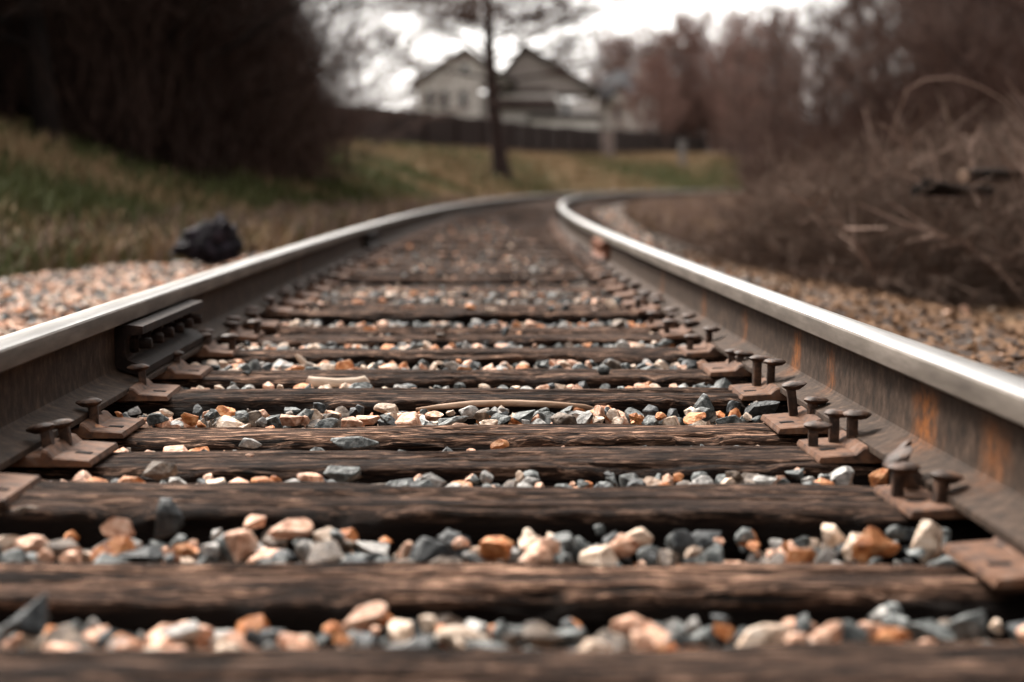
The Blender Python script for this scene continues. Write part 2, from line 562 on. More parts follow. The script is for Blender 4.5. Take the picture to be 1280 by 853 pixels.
def joint_bar(rail, side, s0, s1, m, sgn, ledge=.05, nbolt=6):
    """sgn = +1 gauge side of the left rail is +t"""
    secp = [(.009, .036), (.050, .0215), (.069, .0175), (.071, .034), (.054, .046), (.036, .053), (.031, .064), (.031, .096), (.037, .106), (ledge, .110), (ledge, .127), (.037, .1305), (.009, .126)]
    n = 14
    ss = np.linspace(s0, s1, n)
    tt = side * RAIL_T
    V = []
    for s in ss:
        for x, z in secp:
            V.append(tk(s, tt + sgn * x, RAIL_Z + z))
    k = len(secp)
    bm = bmesh.new()
    vs = [bm.verts.new(v) for v in V]
    for a in range(n - 1):
        for c in range(k):
            bm.faces.new((vs[a * k + c], vs[a * k + (c + 1) % k], vs[(a + 1) * k + (c + 1) % k], vs[(a + 1) * k + c]))
    bm.faces.new(vs[:k]); bm.faces.new(vs[-k:])
    o = obj_bm('joint_bar', bm, m, rail)
    for b in range(nbolt):
        s = s0 + (s1 - s0) * (b + .5) / nbolt
        bm = bmesh.new()
        p = tk(s, tt + sgn * .029, RAIL_Z + .084)
        rot = Matrix.Rotation(sgn * math.pi / 2, 4, 'Y')
        bm_lathe(bm, [(.021, 0), (.0215, .012), (.019, .020), (.0125, .021), (.0125, .045), (.010, .048)], n=6 if b % 2 else 12, m=Matrix.Translation(p) @ rot)
        obj_bm('bolt', bm, m, o)
    return o


joint_bar(rail_l, -1, 3.72, 4.55, M_bar, 1, ledge=.070)
joint_bar(rail_l, -1, 11.0, 11.9, M_bar, 1, nbolt=4)
joint_bar(rail_r, 1, 9.25, 10.15, M_bar_rust, -1, ledge=.056, nbolt=4)
joint_bar(rail_r, 1, 21.4, 22.3, M_bar, -1, nbolt=4)

# ------------------------------------------------------------------ ties with plates and spikes
# distance of the far edge, top height, width
near_ties = [(1.655, .0, .20), (2.08, -.009, .18), (2.50, .015, .225), (2.93, -.003, .205), (3.30, -.014, .175), (3.75, .007, .215), (4.20, .0, .20), (4.70, .003, .20), (5.20, .0, .2),
             (5.64, -.012, .19), (6.1, .012, .215)]
ties = list(near_ties)
s = 6.1
while s < 150:
    s += R.uniform(.45, .50)
    ties.append((s, R.uniform(-.012, .012), R.uniform(.19, .225)))


def fbm(x, y, z, o=3):
    return mnoise.fractal(Vector((x, y, z)), 1.0, 2.0, o)


def tie_mesh(name, wd, seed, nl=260, nw=16, nh=5, L=2.55, H=.175, chip=1.0):
    """top face at z=0, length along x, y across the track direction; worn rounded arrises and long checks"""
    # section as a closed loop: up the front, over the top, down the back
    sec = []
    for j in range(nh):
        sec.append((-wd / 2, -H + H * j / nh))
    rr = .009
    for a in (0, 30, 60, 90):
        sec.append((-wd / 2 + rr - rr * math.cos(rad(a)), -rr + rr * math.sin(rad(a))))
    for j in range(1, nw):
        sec.append((-wd / 2 + rr + (wd - 2 * rr) * j / nw, 0))
    for a in (90, 60, 30, 0):
        sec.append((wd / 2 - rr + rr * math.cos(rad(a)), -rr + rr * math.sin(rad(a))))
    for j in range(nh - 1, -1, -1):
        sec.append((wd / 2, -H + H * j / nh))
    k = len(sec)
    V = np.zeros((nl + 1, k, 3))
    for i in range(nl + 1):
        x = -L / 2 + L * i / nl
        sag = .006 * fbm(x * .8, seed * 3.1, 0, 2)
        cf = max(0, mnoise.noise(Vector((x * 3.3, seed * 7.7, 1.5)))) * .030 + max(0, mnoise.noise(Vector((x * 11, seed * 5.7, 8.5)))) * .020 + max(0, mnoise.noise(Vector((x * 31, seed * 4.1, 3.5)))) * .008
        cb = max(0, mnoise.noise(Vector((x * 3.0, seed * 2.7, 4.5)))) * .018
        for j, (y, z) in enumerate(sec):
            g = mnoise.noise(Vector((x * 1.6, y * 42 + seed * 9, z * 42)))
            g2 = mnoise.noise(Vector((x * 4.5, y * 95 + seed * 5, z * 95)))
            rdg = 1 - abs(mnoise.noise(Vector((x * .9 + seed * 13, y * 24, z * 24))))
            d = .0022 * g + .0012 * g2 - .013 * max(0, rdg - .90) / .10 * .75
            yy, zz = y, z
            ef = max(0, 1 - math.hypot(y + wd / 2, z) / .045) * chip
            eb = max(0, 1 - math.hypot(y - wd / 2, z) / .045) * chip
            zz -= ef * cf + eb * cb
            yy += ef * cf * .8 - eb * cb * .8
            if z > -.02:
                zz += d + sag
            else:
                yy += d * (1 if y < 0 else -1) * -1.6
                zz += sag
            V[i, j] = (x, yy, zz)
    ii = np.arange((nl + 1) * k).reshape(nl + 1, k)
    q = np.stack([ii[:-1, :-1], ii[:-1, 1:], ii[1:, 1:], ii[1:, :-1]], -1).reshape(-1, 4)
    v = V.reshape(-1, 3)
    # close the ends with quads strips across the section (front pairs with back)
    caps = []
    for e in (0, nl):
        row = ii[e]
        for a in range(k // 2 - 1):
            f = (row[a], row[k - 1 - a], row[k - 2 - a], row[a + 1])
            caps.append(f if e == 0 else f[::-1])
    q = np.concatenate([q, np.array(caps)])
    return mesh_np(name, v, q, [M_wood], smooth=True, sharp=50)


def plate_bm():
    """tie plate: inner edge at x=-.10 from the foot edge, raised shoulder at the foot, punched square holes"""
    bm = bmesh.new()
    # section across the rail (x), z ; foot edge at x=0, plate continues under the rail to x=.25
    sec = [(-.083, .003), (-.080, .0105), (-.05, .0128), (-.022, .0145), (-.011, .0255), (-.003, .0275), (-.0015, .0185), (.142, .0185), (.1435, .0275), (.155, .0255), (.165, .0165), (.235, .0125), (.24, .002)]
    wy = .098
    bot = [(.24, 0), (-.083, 0)]
    loop = sec + bot
    rows = [-wy, -wy + .004, wy - .004, wy]
    vs = []
    for r, y in enumerate(rows):
        vs.append([bm.verts.new((x, y, z if r in (1, 2) else z * .86)) for x, z in loop])
    for a, b in zip(vs, vs[1:]):
        for i in range(len(loop)):
            bm.faces.new((a[i], b[i], b[(i + 1) % len(loop)], a[(i + 1) % len(loop)]))
    bm.faces.new(vs[0]); bm.faces.new(vs[-1][::-1])
    return bm


def plate_mesh():
    bm = plate_bm()
    bmesh.ops.recalc_face_normals(bm, faces=bm.faces[:])
    me = bpy.data.meshes.new('tie_plate')
    bm.to_mesh(me); bm.free()
    me.materials.append(M_plate)
    return me


def hole_mesh():
    bm = bmesh.new()
    bm_box(bm, (0, 0, 0), (.026, .017, .003))
    me = bpy.data.meshes.new('spike_hole')
    bm.to_mesh(me); bm.free()
    me.materials.append(bpy.data.materials['spike_hole_black'])
    return me


mat('spike_hole_black', [(.3, (.004, .003, .003)), (.7, (.008, .006, .005))], rough=1)


def spike_mesh(seed):
    """cut spike: square shank, oval domed head that hooks over the rail foot (+x)"""
    r = random.Random(seed)
    bm = bmesh.new()
    bm_box(bm, (0, 0, -.02), (.0165, .0165, .11), .002)
    bm_lathe(bm, [(.009, .0275), (.016, .0300), (.0215, .0345), (.0222, .0368), (.0185, .0400), (.011, .0420), (.003, .0425)], n=16, m=Matrix.Translation((.0075, 0, 0)), sx=1.12, sy=.92)
    for v in bm.verts:
        if v.co.z > .02:
            v.co += Vector((r.uniform(-1, 1), r.uniform(-1, 1), r.uniform(-1, 1))) * .0011
    bmesh.ops.recalc_face_normals(bm, faces=bm.faces[:])
    me = bpy.data.meshes.new('spike')
    bm.to_mesh(me); bm.free()
    me.materials.append(M_spike)
    me.polygons.foreach_set('use_smooth', [True] * len(me.polygons))
    me.set_sharp_from_angle(angle=rad(40))
    return me


PLATE = plate_mesh()
HOLE = hole_mesh()
SPIKES = [spike_mesh(k) for k in range(4)]
far_tie_meshes = [tie_mesh('railway_tie', .205, 100 + k, nl=70, nw=8, nh=2) for k in range(4)]
mid_tie_meshes = [tie_mesh('railway_tie', .205, 60 + k, nl=150, nw=10, nh=3) for k in range(4)]

ORD = ['nearest', 'second', 'third', 'fourth', 'fifth', 'sixth', 'seventh', 'eighth', 'ninth', 'tenth', 'eleventh', 'twelfth', 'thirteenth', 'fourteenth',
       'fifteenth', 'sixteenth', 'seventeenth', 'eighteenth', 'nineteenth', 'twentieth', 'twenty-first', 'twenty-second', 'twenty-third', 'twenty-fourth', 'twenty-fifth', 'twenty-sixth']
tie_looks = ['blurred brown tie cut off by the bottom edge of the photo, nearest of all',
             'blurred pale-topped tie with a long even edge, second nearest to the camera',
             'thick rough tie with splintered front and tan grain, third nearest to the camera',
             'dark split tie with sharp layered grain, fourth nearest to the camera',
             'flat grey-topped tie in sharp focus, with a black front, fifth nearest to the camera',
             'worn brown tie behind the row of grey stones and the pale stick, sixth nearest',
             'narrow dark tie just beyond the bone-like pale stick, seventh nearest to the camera']
# spikes on the plates: (x from foot edge, y, raise, tilt x, tilt y); a different set per plate near the camera
SP_R = {1: [], 2: [(-.072, .01, .010, 0, 0), (-.030, -.05, .008, 0, .1), (-.046, .055, .020, .15, -.6), (-.028, .085, .024, -.25, -.8)],
        3: [(-.070, .02, .004, .04, 0), (-.030, .045, .022, 0, 0), (-.004, .015, .024, 0, 0)],
        4: [(-.03, .05, .032, .06, -.12), (-.004, -.01, .010, 0, .05)],
        5: [(-.028, .05, .032, 0, 0), (-.006, .0, .030, 0, .02)],
        6: [(-.012, .04, .004, 0, 0), (-.002, -.02, .006, 0, .1)],
        7: [(-.06, .0, .004, 0, 0), (-.004, .03, .022, 0, 0)]}
SP_L = {1: [], 2: [], 3: [(-.012, .03, .012, 0, .15), (.002, -.03, .014, .1, .2)],
        4: [(-.004, .045, .012, -.5, .2), (-.012, -.02, .016, 0, .05)],
        5: [(-.01, .03, .016, 0, .05)], 6: [(-.006, .03, .006, 0, 0)]}


def add_plate(root, side, idx, tz):
    pl = bpy.data.objects.new('tie_plate', PLATE)
    link(pl, root)
    sgn = side                       # plate local +x points away from the track centre
    foot = RAIL_T - .07
    ox, oy = {(1, 1): (.022, 0), (2, 1): (.022, -.03), (3, -1): (.026, 0)}.get((idx, side), (0, 0))
    pl.location = (side * foot + ox + R.uniform(-.004, .004), oy + R.uniform(-.012, .012), min(.006, max(-.004, -tz)))
    pl.rotation_euler = (0, 0, (0 if side > 0 else math.pi) + R.uniform(-.03, .03))
    if idx > 23:
        return pl
    lst = (SP_R if side > 0 else SP_L).get(idx)
    if lst is None:
        lst = [(-.004, R.uniform(.02, .05), R.uniform(.002, .02), R.uniform(-.1, .1), R.uniform(-.1, .1)), (-.006, R.uniform(-.05, -.02), R.uniform(.0, .012), 0, R.uniform(-.1, .1))]
        if R.random() < .5:
            lst.append((-.07, R.uniform(-.03, .03), .004, 0, 0))
    for (x, y, up, rx, ry) in lst:
        sp = bpy.data.objects.new('spike', SPIKES[R.randrange(4)])
        link(sp, pl)
        if side < 0:
            y = -y
        sp.location = (x, y, .006 + up)
        sp.rotation_euler = (rx, ry, R.uniform(-.25, .25))
    if idx < 9:
        hl = bpy.data.objects.new('spike_hole', HOLE)
        link(hl, pl)
        hl.location = (-.055, -.03 if side > 0 else .03, .0118)
        hl.rotation_euler = (0, -.045, 0)
    return pl


tie_objs = []
for i, (sf, tz, wd) in enumerate(ties):
    sc_ = sf - wd / 2
    if i < 11:
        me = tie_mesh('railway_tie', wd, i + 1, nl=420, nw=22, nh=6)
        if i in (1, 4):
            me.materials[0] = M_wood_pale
    elif i < 40:
        me = mid_tie_meshes[i % 4]
    else:
        me = far_tie_meshes[i % 4]
    o = bpy.data.objects.new('railway_tie', me)
    link(o)
    o.location = tk(sc_, 0, tz)
    o.rotation_euler = (0, .011 if i == 2 else R.uniform(-.003, .003), -sc_ / RC + R.uniform(-.008, .008) * (.4 if i < 11 else 1))
    if i >= 11:
        o.scale = (1, wd / .205, 1)
    if i < len(tie_looks):
        lab = tie_looks[i]
    elif i < len(ORD):
        lab = 'dark weathered tie, %s from the camera along the track' % ORD[i]
    else:
        lab = 'blurred dark tie in the far stretch of track, past the twenty-six nearest ties'
    tag(o, lab, 'railway tie', 'ties under the rails')
    tie_objs.append(o)
    if i < 50:
        for side in (-1, 1):
            if i == 0 and False:
                continue
            add_plate(o, side, i, tz)

# ------------------------------------------------------------------ ballast stones
def ico(sub):
    bm = bmesh.new()
    bmesh.ops.create_icosphere(bm, subdivisions=sub, radius=1)
    v = np.array([tuple(x.co) for x in bm.verts])
    f = np.array([[a.index for a in x.verts] for x in bm.faces])
    bm.free()
    return v, f


def stone_verts(v0, seed, ncut=13, rough=.022):
    r = np.random.default_rng(seed)
    v = v0.copy()
    for _ in range(ncut):
        n = r.normal(size=3); n /= np.linalg.norm(n)
        h = r.uniform(.34, .74)
        d = v @ n
        over = np.maximum(0, d - h)
        v -= over[:, None] * n
    sc = np.array([r.uniform(.95, 1.35), r.uniform(.75, 1.0), r.uniform(.55, .85)])
    v *= sc
    ph = r.uniform(0, 6, (4, 3))
    for kx in range(4):
        fr = 3.0 * (1.7 ** kx)
        v += v0 * (rough / (1.5 ** kx) * np.sin(fr * v0[:, [0]] + ph[kx, 0]) * np.sin(fr * v0[:, [1]] + ph[kx, 1]) * np.sin(fr * v0[:, [2]] + ph[kx, 2]))[:, :1]
    return v


def hull_stone(seed, npts=13, bevel=.07):
    r = random.Random(seed)
    bm = bmesh.new()
    sx, sy, sz = r.uniform(.95, 1.4), r.uniform(.7, 1.0), r.uniform(.55, .9)
    for _ in range(npts):
        v = Vector((r.gauss(0, 1), r.gauss(0, 1), r.gauss(0, 1))).normalized() * r.uniform(.8, 1.02)
        bm.verts.new((v.x * sx, v.y * sy, v.z * sz))
    h = bmesh.ops.convex_hull(bm, input=bm.verts[:])
    bmesh.ops.delete(bm, geom=list({g for g in h['geom_interior'] if isinstance(g, bmesh.types.BMVert)}), context='VERTS')
    bmesh.ops.dissolve_limit(bm, angle_limit=rad(14), verts=bm.verts[:], edges=bm.edges[:])
    if bevel:
        bmesh.ops.bevel(bm, geom=bm.edges[:], offset=bevel * r.uniform(.5, 1.3), segments=1, affect='EDGES', clamp_overlap=True)
    bmesh.ops.triangulate(bm, faces=bm.faces[:])
    bmesh.ops.recalc_face_normals(bm, faces=bm.faces[:])
    bm.verts.index_update()
    V = np.array([tuple(v.co) for v in bm.verts]); Fc = np.array([[v.index for v in f.verts] for f in bm.faces])
    bm.free()
    return V, Fc


I4 = ico(4); I3 = ico(3); I2 = ico(2); I1 = ico(1)
SH3 = [stone_verts(I4[0], k, R.choice([6, 7, 8, 10])) for k in range(30)]
SH2 = [stone_verts(I3[0], 200 + k, 8) for k in range(30)]
SH1 = [stone_verts(I2[0], 300 + k, 10) for k in range(20)]
SH0 = [stone_verts(I1[0], 400 + k, 6) for k in range(12)]
STONE_ME = []
HULL = [hull_stone(700 + k, R.choice([10, 12, 14, 17])) for k in range(40)]
for k, v in enumerate(SH3):
    if k % 3:
        STONE_ME.append(mesh_np('ballast_stone', HULL[k][0], HULL[k][1], [SMATS[0]], smooth=True, sharp=14))
    else:
        STONE_ME.append(mesh_np('ballast_stone', v, I4[1], [SMATS[0]], smooth=True, sharp=20))

# records: x, y, z, size(half), rotation, colour index, kind
recs = []


def colour_for(x, d, outside=0):
    """left of the track is pinker, right is greyer; further on browner"""
    g = np.clip(.5 + x * .55, .1, .9)
    wts = {'slate grey': .16 + .52 * g, 'charcoal': .08 + .22 * g, 'pale grey': .15, 'salmon pink': .36 * (1 - g) + .06, 'cream': .30 * (1 - g) + .07, 'orange': .17, 'brown': .12}
    if d > 5:
        f = min(1, (d - 5) / 6)
        wts['brown'] += 1.5 * f; wts['orange'] += .10 * f; wts['charcoal'] += .3 * f; wts['slate grey'] *= 1 - .6 * f
    if outside < 0:
        wts['salmon pink'] += .9; wts['orange'] += .3; wts['cream'] += .35
    if outside > 0:
        wts['brown'] += .35; wts['salmon pink'] += .25; wts['cream'] += .15
    ks = list(wts); tot = sum(wts.values()); u = R.random() * tot
    for kx in ks:
        u -= wts[kx]
        if u <= 0:
            return SNAMES.index(kx)
    return 0


gap_level = [-.022, -.003, -.004, -.026, .0, -.008, -.002, -.002]
for g in range(len(ties) - 1):
    sn = ties[g][0]                               # far edge of the nearer tie
    sf = ties[g + 1][0] - ties[g + 1][2]          # front of the farther tie
    if sn > 45:
        break
    small = 1.0 if g < 2 else 1.04 if g < 8 else 1.0
    lev = gap_level[g] if g < len(gap_level) else min(ties[g][1], ties[g + 1][1]) - R.uniform(-.003, .014)
    near = sn < 7.5
    stp = .037 if sn < 8 else (.052 if sn < 18 else .075)
    # lower fill, then the top layer
    for layer in (0, 1):
        st = stp * (1.15 if layer == 0 else 1.0)
        nt_ = max(1, int(round((sf - sn) / st)))
        nx_ = int(1.32 / st)
        for a in range(nt_):
            for c in range(nx_):
                if layer == 1 and R.random() < .06:
                    continue
                x = -.66 + 1.32 * (c + R.uniform(.1, .9)) / nx_
                y = sn + (sf - sn) * (a + R.uniform(.15, .85)) / nt_
                hs_ = R.choice([.013, .017, .021, .024, .028, .034]) * R.uniform(.85, 1.15) * small
                if layer == 0:
                    hs_ *= .95
                rise = .012 * max(0, abs(x) - .35)
                # stones lie highest in the middle of the gap, lower against the farther tie
                v = (y - sn) / max(.05, sf - sn)
                zt = lev + rise + R.uniform(-.018, .012) - .016 * max(0, v - .55) / .45
                z = zt - hs_ * .62 - (.042 if layer == 0 else 0)
                recs.append([x, y, z, hs_, (R.uniform(-.5, .5), R.uniform(-.5, .5), R.uniform(0, 6.28)), colour_for(x, y), g])
for g in range(9):
    sn = ties[g][0]; sf = ties[g + 1][0] - ties[g + 1][2]
    for c in range(120):
        hs_ = R.uniform(.006, .012)
        x = R.uniform(-.66, .66); y = R.uniform(sn, sf)
        recs.append([x, y, gap_level[min(g, 7)] - .034 + R.uniform(-.016, .012), hs_, (R.uniform(-1, 1), R.uniform(-1, 1), R.uniform(0, 6.28)), colour_for(x, y), g])
# stones lying on the ties further away
for g, (sf, tz, wd) in enumerate(ties[5:45]):
    for c in range(R.randrange(1, 6) if g > 2 else R.randrange(0, 3)):
        hs_ = R.uniform(.012, .026)
        recs.append([R.uniform(-.58, .58), sf - wd * R.uniform(.3, .95), tz + hs_ * .5, hs_, (R.uniform(-.3, .3), R.uniform(-.3, .3), R.uniform(0, 6.28)), colour_for(0, 6), -1])
# under and outside the rails
def outer(t0, t1, s0, s1, st, side, zf):
    for a in range(int((s1 - s0) / st)):
        for c in range(int((t1 - t0) / st)):
            t = t0 + (c + R.random()) * st
            s_ = s0 + (a + R.random()) * st
            hs_ = R.uniform(.018, .034) * (1 if st < .06 else 1.25)
            p = tk(s_, side * t)
            pp = pix((p.x, p.y, 0))
            if pp is None or pp[0] < -220 or pp[0] > 1500:
                continue
            recs.append([p.x, p.y, zf(t) - hs_ * .3 + R.uniform(-.012, .02), hs_, (R.uniform(-.5, .5), R.uniform(-.5, .5), R.uniform(0, 6.28)), colour_for(0, s_, side), -2])


outer(.66, .86, 1.5, 14, .05, -1, lambda t: -.05)
outer(.66, .86, 1.5, 14, .05, 1, lambda t: -.05)
outer(.86, 2.9, 4.5, 12.2, .052, -1, lambda t: -.065 if t < 1.5 else -.085 - .03 * (t - 1.5))
outer(.86, 1.9, 12, 45, .10, -1, lambda t: -.07 if t < 1.5 else -.09 - .03 * (t - 1.5))
outer(.86, 1.25, 2.0, 9, .055, 1, lambda t: -.07 if t < 1.5 else -.09 - .16 * (t - 1.5))
outer(.86, 1.9, 9, 40, .13, 1, lambda t: -.07 if t < 1.5 else -.09 - .13 * (t - 1.5))
for _ in range(380):
    s_, t = R.uniform(3, 14), abs(R.gauss(0, .8)) + 1.9
    p = tk(s_, t)
    hs_ = R.uniform(.015, .045)
    zz = max(-.12 - .14 * max(0, t - 1.6), gz(p.x, p.y))
    recs.append([p.x, p.y, zz + hs_ * .3, hs_, (R.uniform(-.5, .5), R.uniform(-.5, .5), R.uniform(0, 6.28)), colour_for(0, 9, 1), -2])

# stones one can pick out in the photograph: pixel x, pixel y of the middle, distance, half size (x,y,z), colour, roll, label
special = [
    (104, 541, 3.16, (.062, .03, .026), 'orange', -.12, 'long rusty orange rock lying between two tie plates beside the left rail'),
    (1157, 676, 2.13, (.022, .016, .030), 'cream', .1, 'pale cream-pink rock standing on its point, in front of the right rail foot'),
    (1085, 684, 2.12, (.026, .022, .028), 'orange', .5, 'orange and cream jagged rock left of the pale standing rock'),
    (1040, 668, 2.2, (.022, .02, .026), 'cream', .6, 'curled cream shard poking up left of the orange jagged rock'),
    (45, 768, 1.80, (.040, .024, .034), 'charcoal', -.5, 'large charcoal wedge leaning at the lower left, in the nearest stone bed'),
    (207, 652, 2.24, (.034, .022, .030), 'charcoal', .2, 'dark triangular stone pointing up under the third nearest tie, on the left'),
    (150, 658, 2.2, (.026, .022, .02), 'salmon pink', 0, 'rounded salmon stone left of the dark triangular stone'),
    (28, 648, 2.3, (.034, .025, .022), 'brown', -.4, 'big brown boulder-like stone under the left tie plate, at the photo edge'),
    (320, 651, 2.22, (.022, .018, .014), 'salmon pink', 0, 'flat pink-topped stone perched high in the second stone bed'),
    (362, 660, 2.2, (.030, .022, .019), 'salmon pink', 0, 'smooth pale salmon mound right of the perched pink-topped stone'),
    (295, 683, 2.12, (.034, .022, .025), 'salmon pink', -.5, 'largest pink block of the second stone bed, sloping to the left'),
    (775, 681, 2.13, (.030, .02, .017), 'salmon pink', -.25, 'flat salmon stone alone among grey ones in the second stone bed'),
    (956, 510, 3.44, (.050, .03, .026), 'charcoal', 0, 'large dark angular rock touching a tie plate at the right rail'),
    (880, 508, 3.45, (.026, .022, .034), 'slate grey', .4, 'tilted egg-like slate stone standing left of the large dark rock'),
    (915, 528, 3.38, (.034, .025, .018), 'slate grey', 0, 'slate slab in front of the large dark angular rock'),
    (285, 515, 3.43, (.028, .022, .022), 'orange', .1, 'plump orange-pink stone at the left of the sharp focused stone bed'),
    (238, 522, 3.4, (.026, .02, .019), 'orange', .3, 'broken orange stone left of the plump orange-pink one'),
    (460, 524, 3.42, (.030, .024, .018), 'salmon pink', -.1, 'wide salmon stone with a sloping face in the sharp focused stone bed'),
    (484, 513, 3.5, (.026, .02, .02), 'cream', .2, 'cream block resting behind the wide salmon stone'),
    (398, 510, 3.47, (.022, .018, .018), 'charcoal', .3, 'round charcoal stone between salmon ones in the sharp focused bed'),
    (585, 515, 3.46, (.026, .02, .02), 'pale grey', .2, 'bright pale stone below the end of the long stick'),
    (720, 520, 3.45, (.024, .02, .018), 'pale grey', 0, 'squared pale grey stone under the long stick'),
    (768, 520, 3.42, (.022, .02, .019), 'cream', .4, 'cream pointed stone just past the right end of the long stick'),
    (565, 528, 3.37, (.034, .022, .012), 'slate grey', -.3, 'flat slate blade slanting in front of the bright pale stone'),
    (625, 558, 3.02, (.018, .014, .012), 'orange', 0, 'small bright orange stone sitting alone in the dark slot between ties'),
    (440, 554, 3.05, (.044, .025, .014), 'slate grey', 0, 'long low slate stone in the dark slot left of the small orange stone'),
    (313, 554, 3.06, (.024, .02, .013), 'pale grey', 0, 'pale grey cobble in the dark slot between the fourth and fifth ties'),
    (313, 570, 2.86, (.009, .007, .005), 'salmon pink', 0, 'tiny pink chip lying on the dark split tie'),
    (540, 600, 2.62, (.026, .02, .014), 'pale grey', 0, 'smooth white mound rising behind the third nearest tie'),
    (430, 592, 2.64, (.036, .022, .017), 'slate grey', .2, 'dark grey rock with two humps behind the third nearest tie, left of centre'),
    (390, 597, 2.62, (.022, .018, .011), 'salmon pink', 0, 'salmon cobble beside the dark two-humped rock'),
    (198, 588, 2.66, (.030, .022, .016), 'brown', 0, 'brown and grey rounded rock at the left in the narrow slot behind the third tie'),
    (1099, 600, 2.58, (.026, .016, .016), 'orange', -.5, 'sandy orange shard leaning by the tipped spikes at the right rail'),
    (955, 600, 2.6, (.022, .018, .014), 'pale grey', 0, 'pale pebble with an orange side behind the third nearest tie, on the right'),
    (1000, 592, 2.64, (.024, .02, .014), 'slate grey', 0, 'grey rounded rock left of the sandy orange shard'),
    (800, 806, 1.70, (.022, .018, .014), 'salmon pink', 0, 'rounded salmon stone at the bottom, right of the photo centre, by the nearest tie'),
    (870, 815, 1.69, (.024, .018, .012), 'orange', 0, 'deep orange stone at the bottom by the nearest tie, right of the salmon one'),
    (1118, 795, 1.73, (.019, .016, .012), 'orange', 0, 'amber stone at the lower right in the nearest stone bed'),
    (680, 795, 1.74, (.030, .02, .020), 'brown', .5, 'tall purplish brown stone standing in the nearest stone bed'),
    (453, 770, 1.82, (.028, .02, .016), 'salmon pink', -.3, 'pink and rust wedge in the nearest stone bed, left of centre'),
    (1060, 800, 1.72, (.034, .024, .024), 'slate grey', .2, 'bulky grey rock in the nearest stone bed, left of the amber stone'),
    (1213, 780, 1.78, (.024, .02, .024), 'slate grey', .5, 'leaning grey rock at the lower right end of the nearest stone bed'),
    (645, 485.5, 3.98, (.020, .016, .010), 'cream', 0, 'sandy cube-like stone set on the edge of the sixth tie'),
    (766, 383, 6.05, (.042, .02, .02), 'cream', .9, 'long pale stone tipped up against the right rail spikes, well up the track'),
    (512, 386, 6.1, (.034, .024, .02), 'salmon pink', 0, 'blurred salmon cobble sitting on a tie left of the track centre'),
    (465, 411, 5.4, (.03, .02, .017), 'orange', 0, 'blurred amber cobble on a tie, nearer than the salmon cobble'),
    (614, 388, 5.95, (.032, .022, .018), 'cream', 0, 'blurred pale pink cobble on a tie at the track centre'),
]
spec_pts = []
named = []
# keep clear of the hand-placed ones
for sp in special:
    spec_pts.append((at(sp[0], sp[1], sp[2]), max(sp[3])))
keep = []
for r in recs:
    ok = True
    for p, m_ in spec_pts:
        dx, dy, dz = r[0] - p.x, r[1] - p.y, r[2] - p.z
        if abs(dx) < m_ + r[3] * .6 and abs(dy) < m_ * .6 + r[3] and dz > -.03 and abs(dx) < .12:
            if dx * dx + dy * dy < (m_ * .75 + r[3] * .4) ** 2:
                ok = False
                break
        # do not stand in front of it
        if -.16 < dy < 0 and abs(dx) < m_ * .8 and r[2] + r[3] * .6 > p.z + .2 * m_ + (0.45 - p.z) * (-dy / p.y):
            ok = False
            break
    if ok:
        keep.append(r)
recs = keep


def visible(r):
    pp = pix((r[0], r[1], r[2] + r[3] * .5))
    if pp is None or not (-5 < pp[0] < 1285 and 240 < pp[1] < 858):
        return 0
    g = r[6]
    if g >= 0:
        de, ze = ties[g][0], ties[g][1]
        zz = .45 + (r[2] + r[3] * .62 - .45) * de / r[1]
        if zz < ze + .004:
            return 0
    return r[3] / r[1]


for r in recs:
    r.append(visible(r))
# only the top layer: a stone whose own column holds a higher one is buried
cell = {}
for n_, r in enumerate(recs):
    c = (int(r[0] / .03), int(r[1] / .03))
    if c not in cell or recs[cell[c]][2] < r[2]:
        cell[c] = n_
topset = set(cell.values())
N_IND = 300 - len(special)
cand = sorted((n_ for n_ in topset if recs[n_][7] > 0), key=lambda n_: -recs[n_][7])[:N_IND]
indiv = set(cand)


def size_word(h):
    return 'tiny' if h < .016 else 'small' if h < .021 else 'medium' if h < .027 else 'large' if h < .033 else 'hefty'


def place_word(x):
    return ('by the left rail' if x < -.5 else 'left of centre' if x < -.15 else 'at mid track' if x < .15 else 'right of centre' if x < .5 else 'by the right rail')


GROUP = 'ballast stones one can pick out in the track'
stone_objs = []
lst = sorted(indiv, key=lambda n_: recs[n_][0])
bed_names = ['nearest', 'second', 'third', 'fourth', 'fifth', 'sixth', 'seventh', 'eighth', 'ninth', 'tenth', 'eleventh', 'twelfth']
for n_ in lst:
    x, y, z, h, rot, ci, g, vis = recs[n_]
    o = bpy.data.objects.new('ballast_stone', STONE_ME[R.randrange(len(STONE_ME))])
    o.location = (x, y, z); o.rotation_euler = rot; o.scale = (h, h, h)
    link(o)
    o.material_slots[0].link = 'OBJECT'
    o.material_slots[0].material = SMATS[ci]
    stone_objs.append((x, y, g, SNAMES[ci], h, o))

for k, (px, py, d, (hx, hy, hz), cname, roll, lab) in enumerate(special):
    p = at(px, py, d)
    o = bpy.data.objects.new('ballast_stone', STONE_ME[(k * 7 + 3) % len(STONE_ME)])
    o.location = p
    o.rotation_euler = (0, roll, R.uniform(-.3, .3))
    o.scale = (hx * .95, hy, hz * 1.35)
    link(o)
    o.material_slots[0].link = 'OBJECT'
    o.material_slots[0].material = STONE[cname]
    tag(o, lab, 'stone', GROUP)
    g_ = max([g for g in range(len(ties)) if ties[g][0] - .12 < p.y] or [0])
    stone_objs.append((p.x, p.y, g_, cname, hx, None))

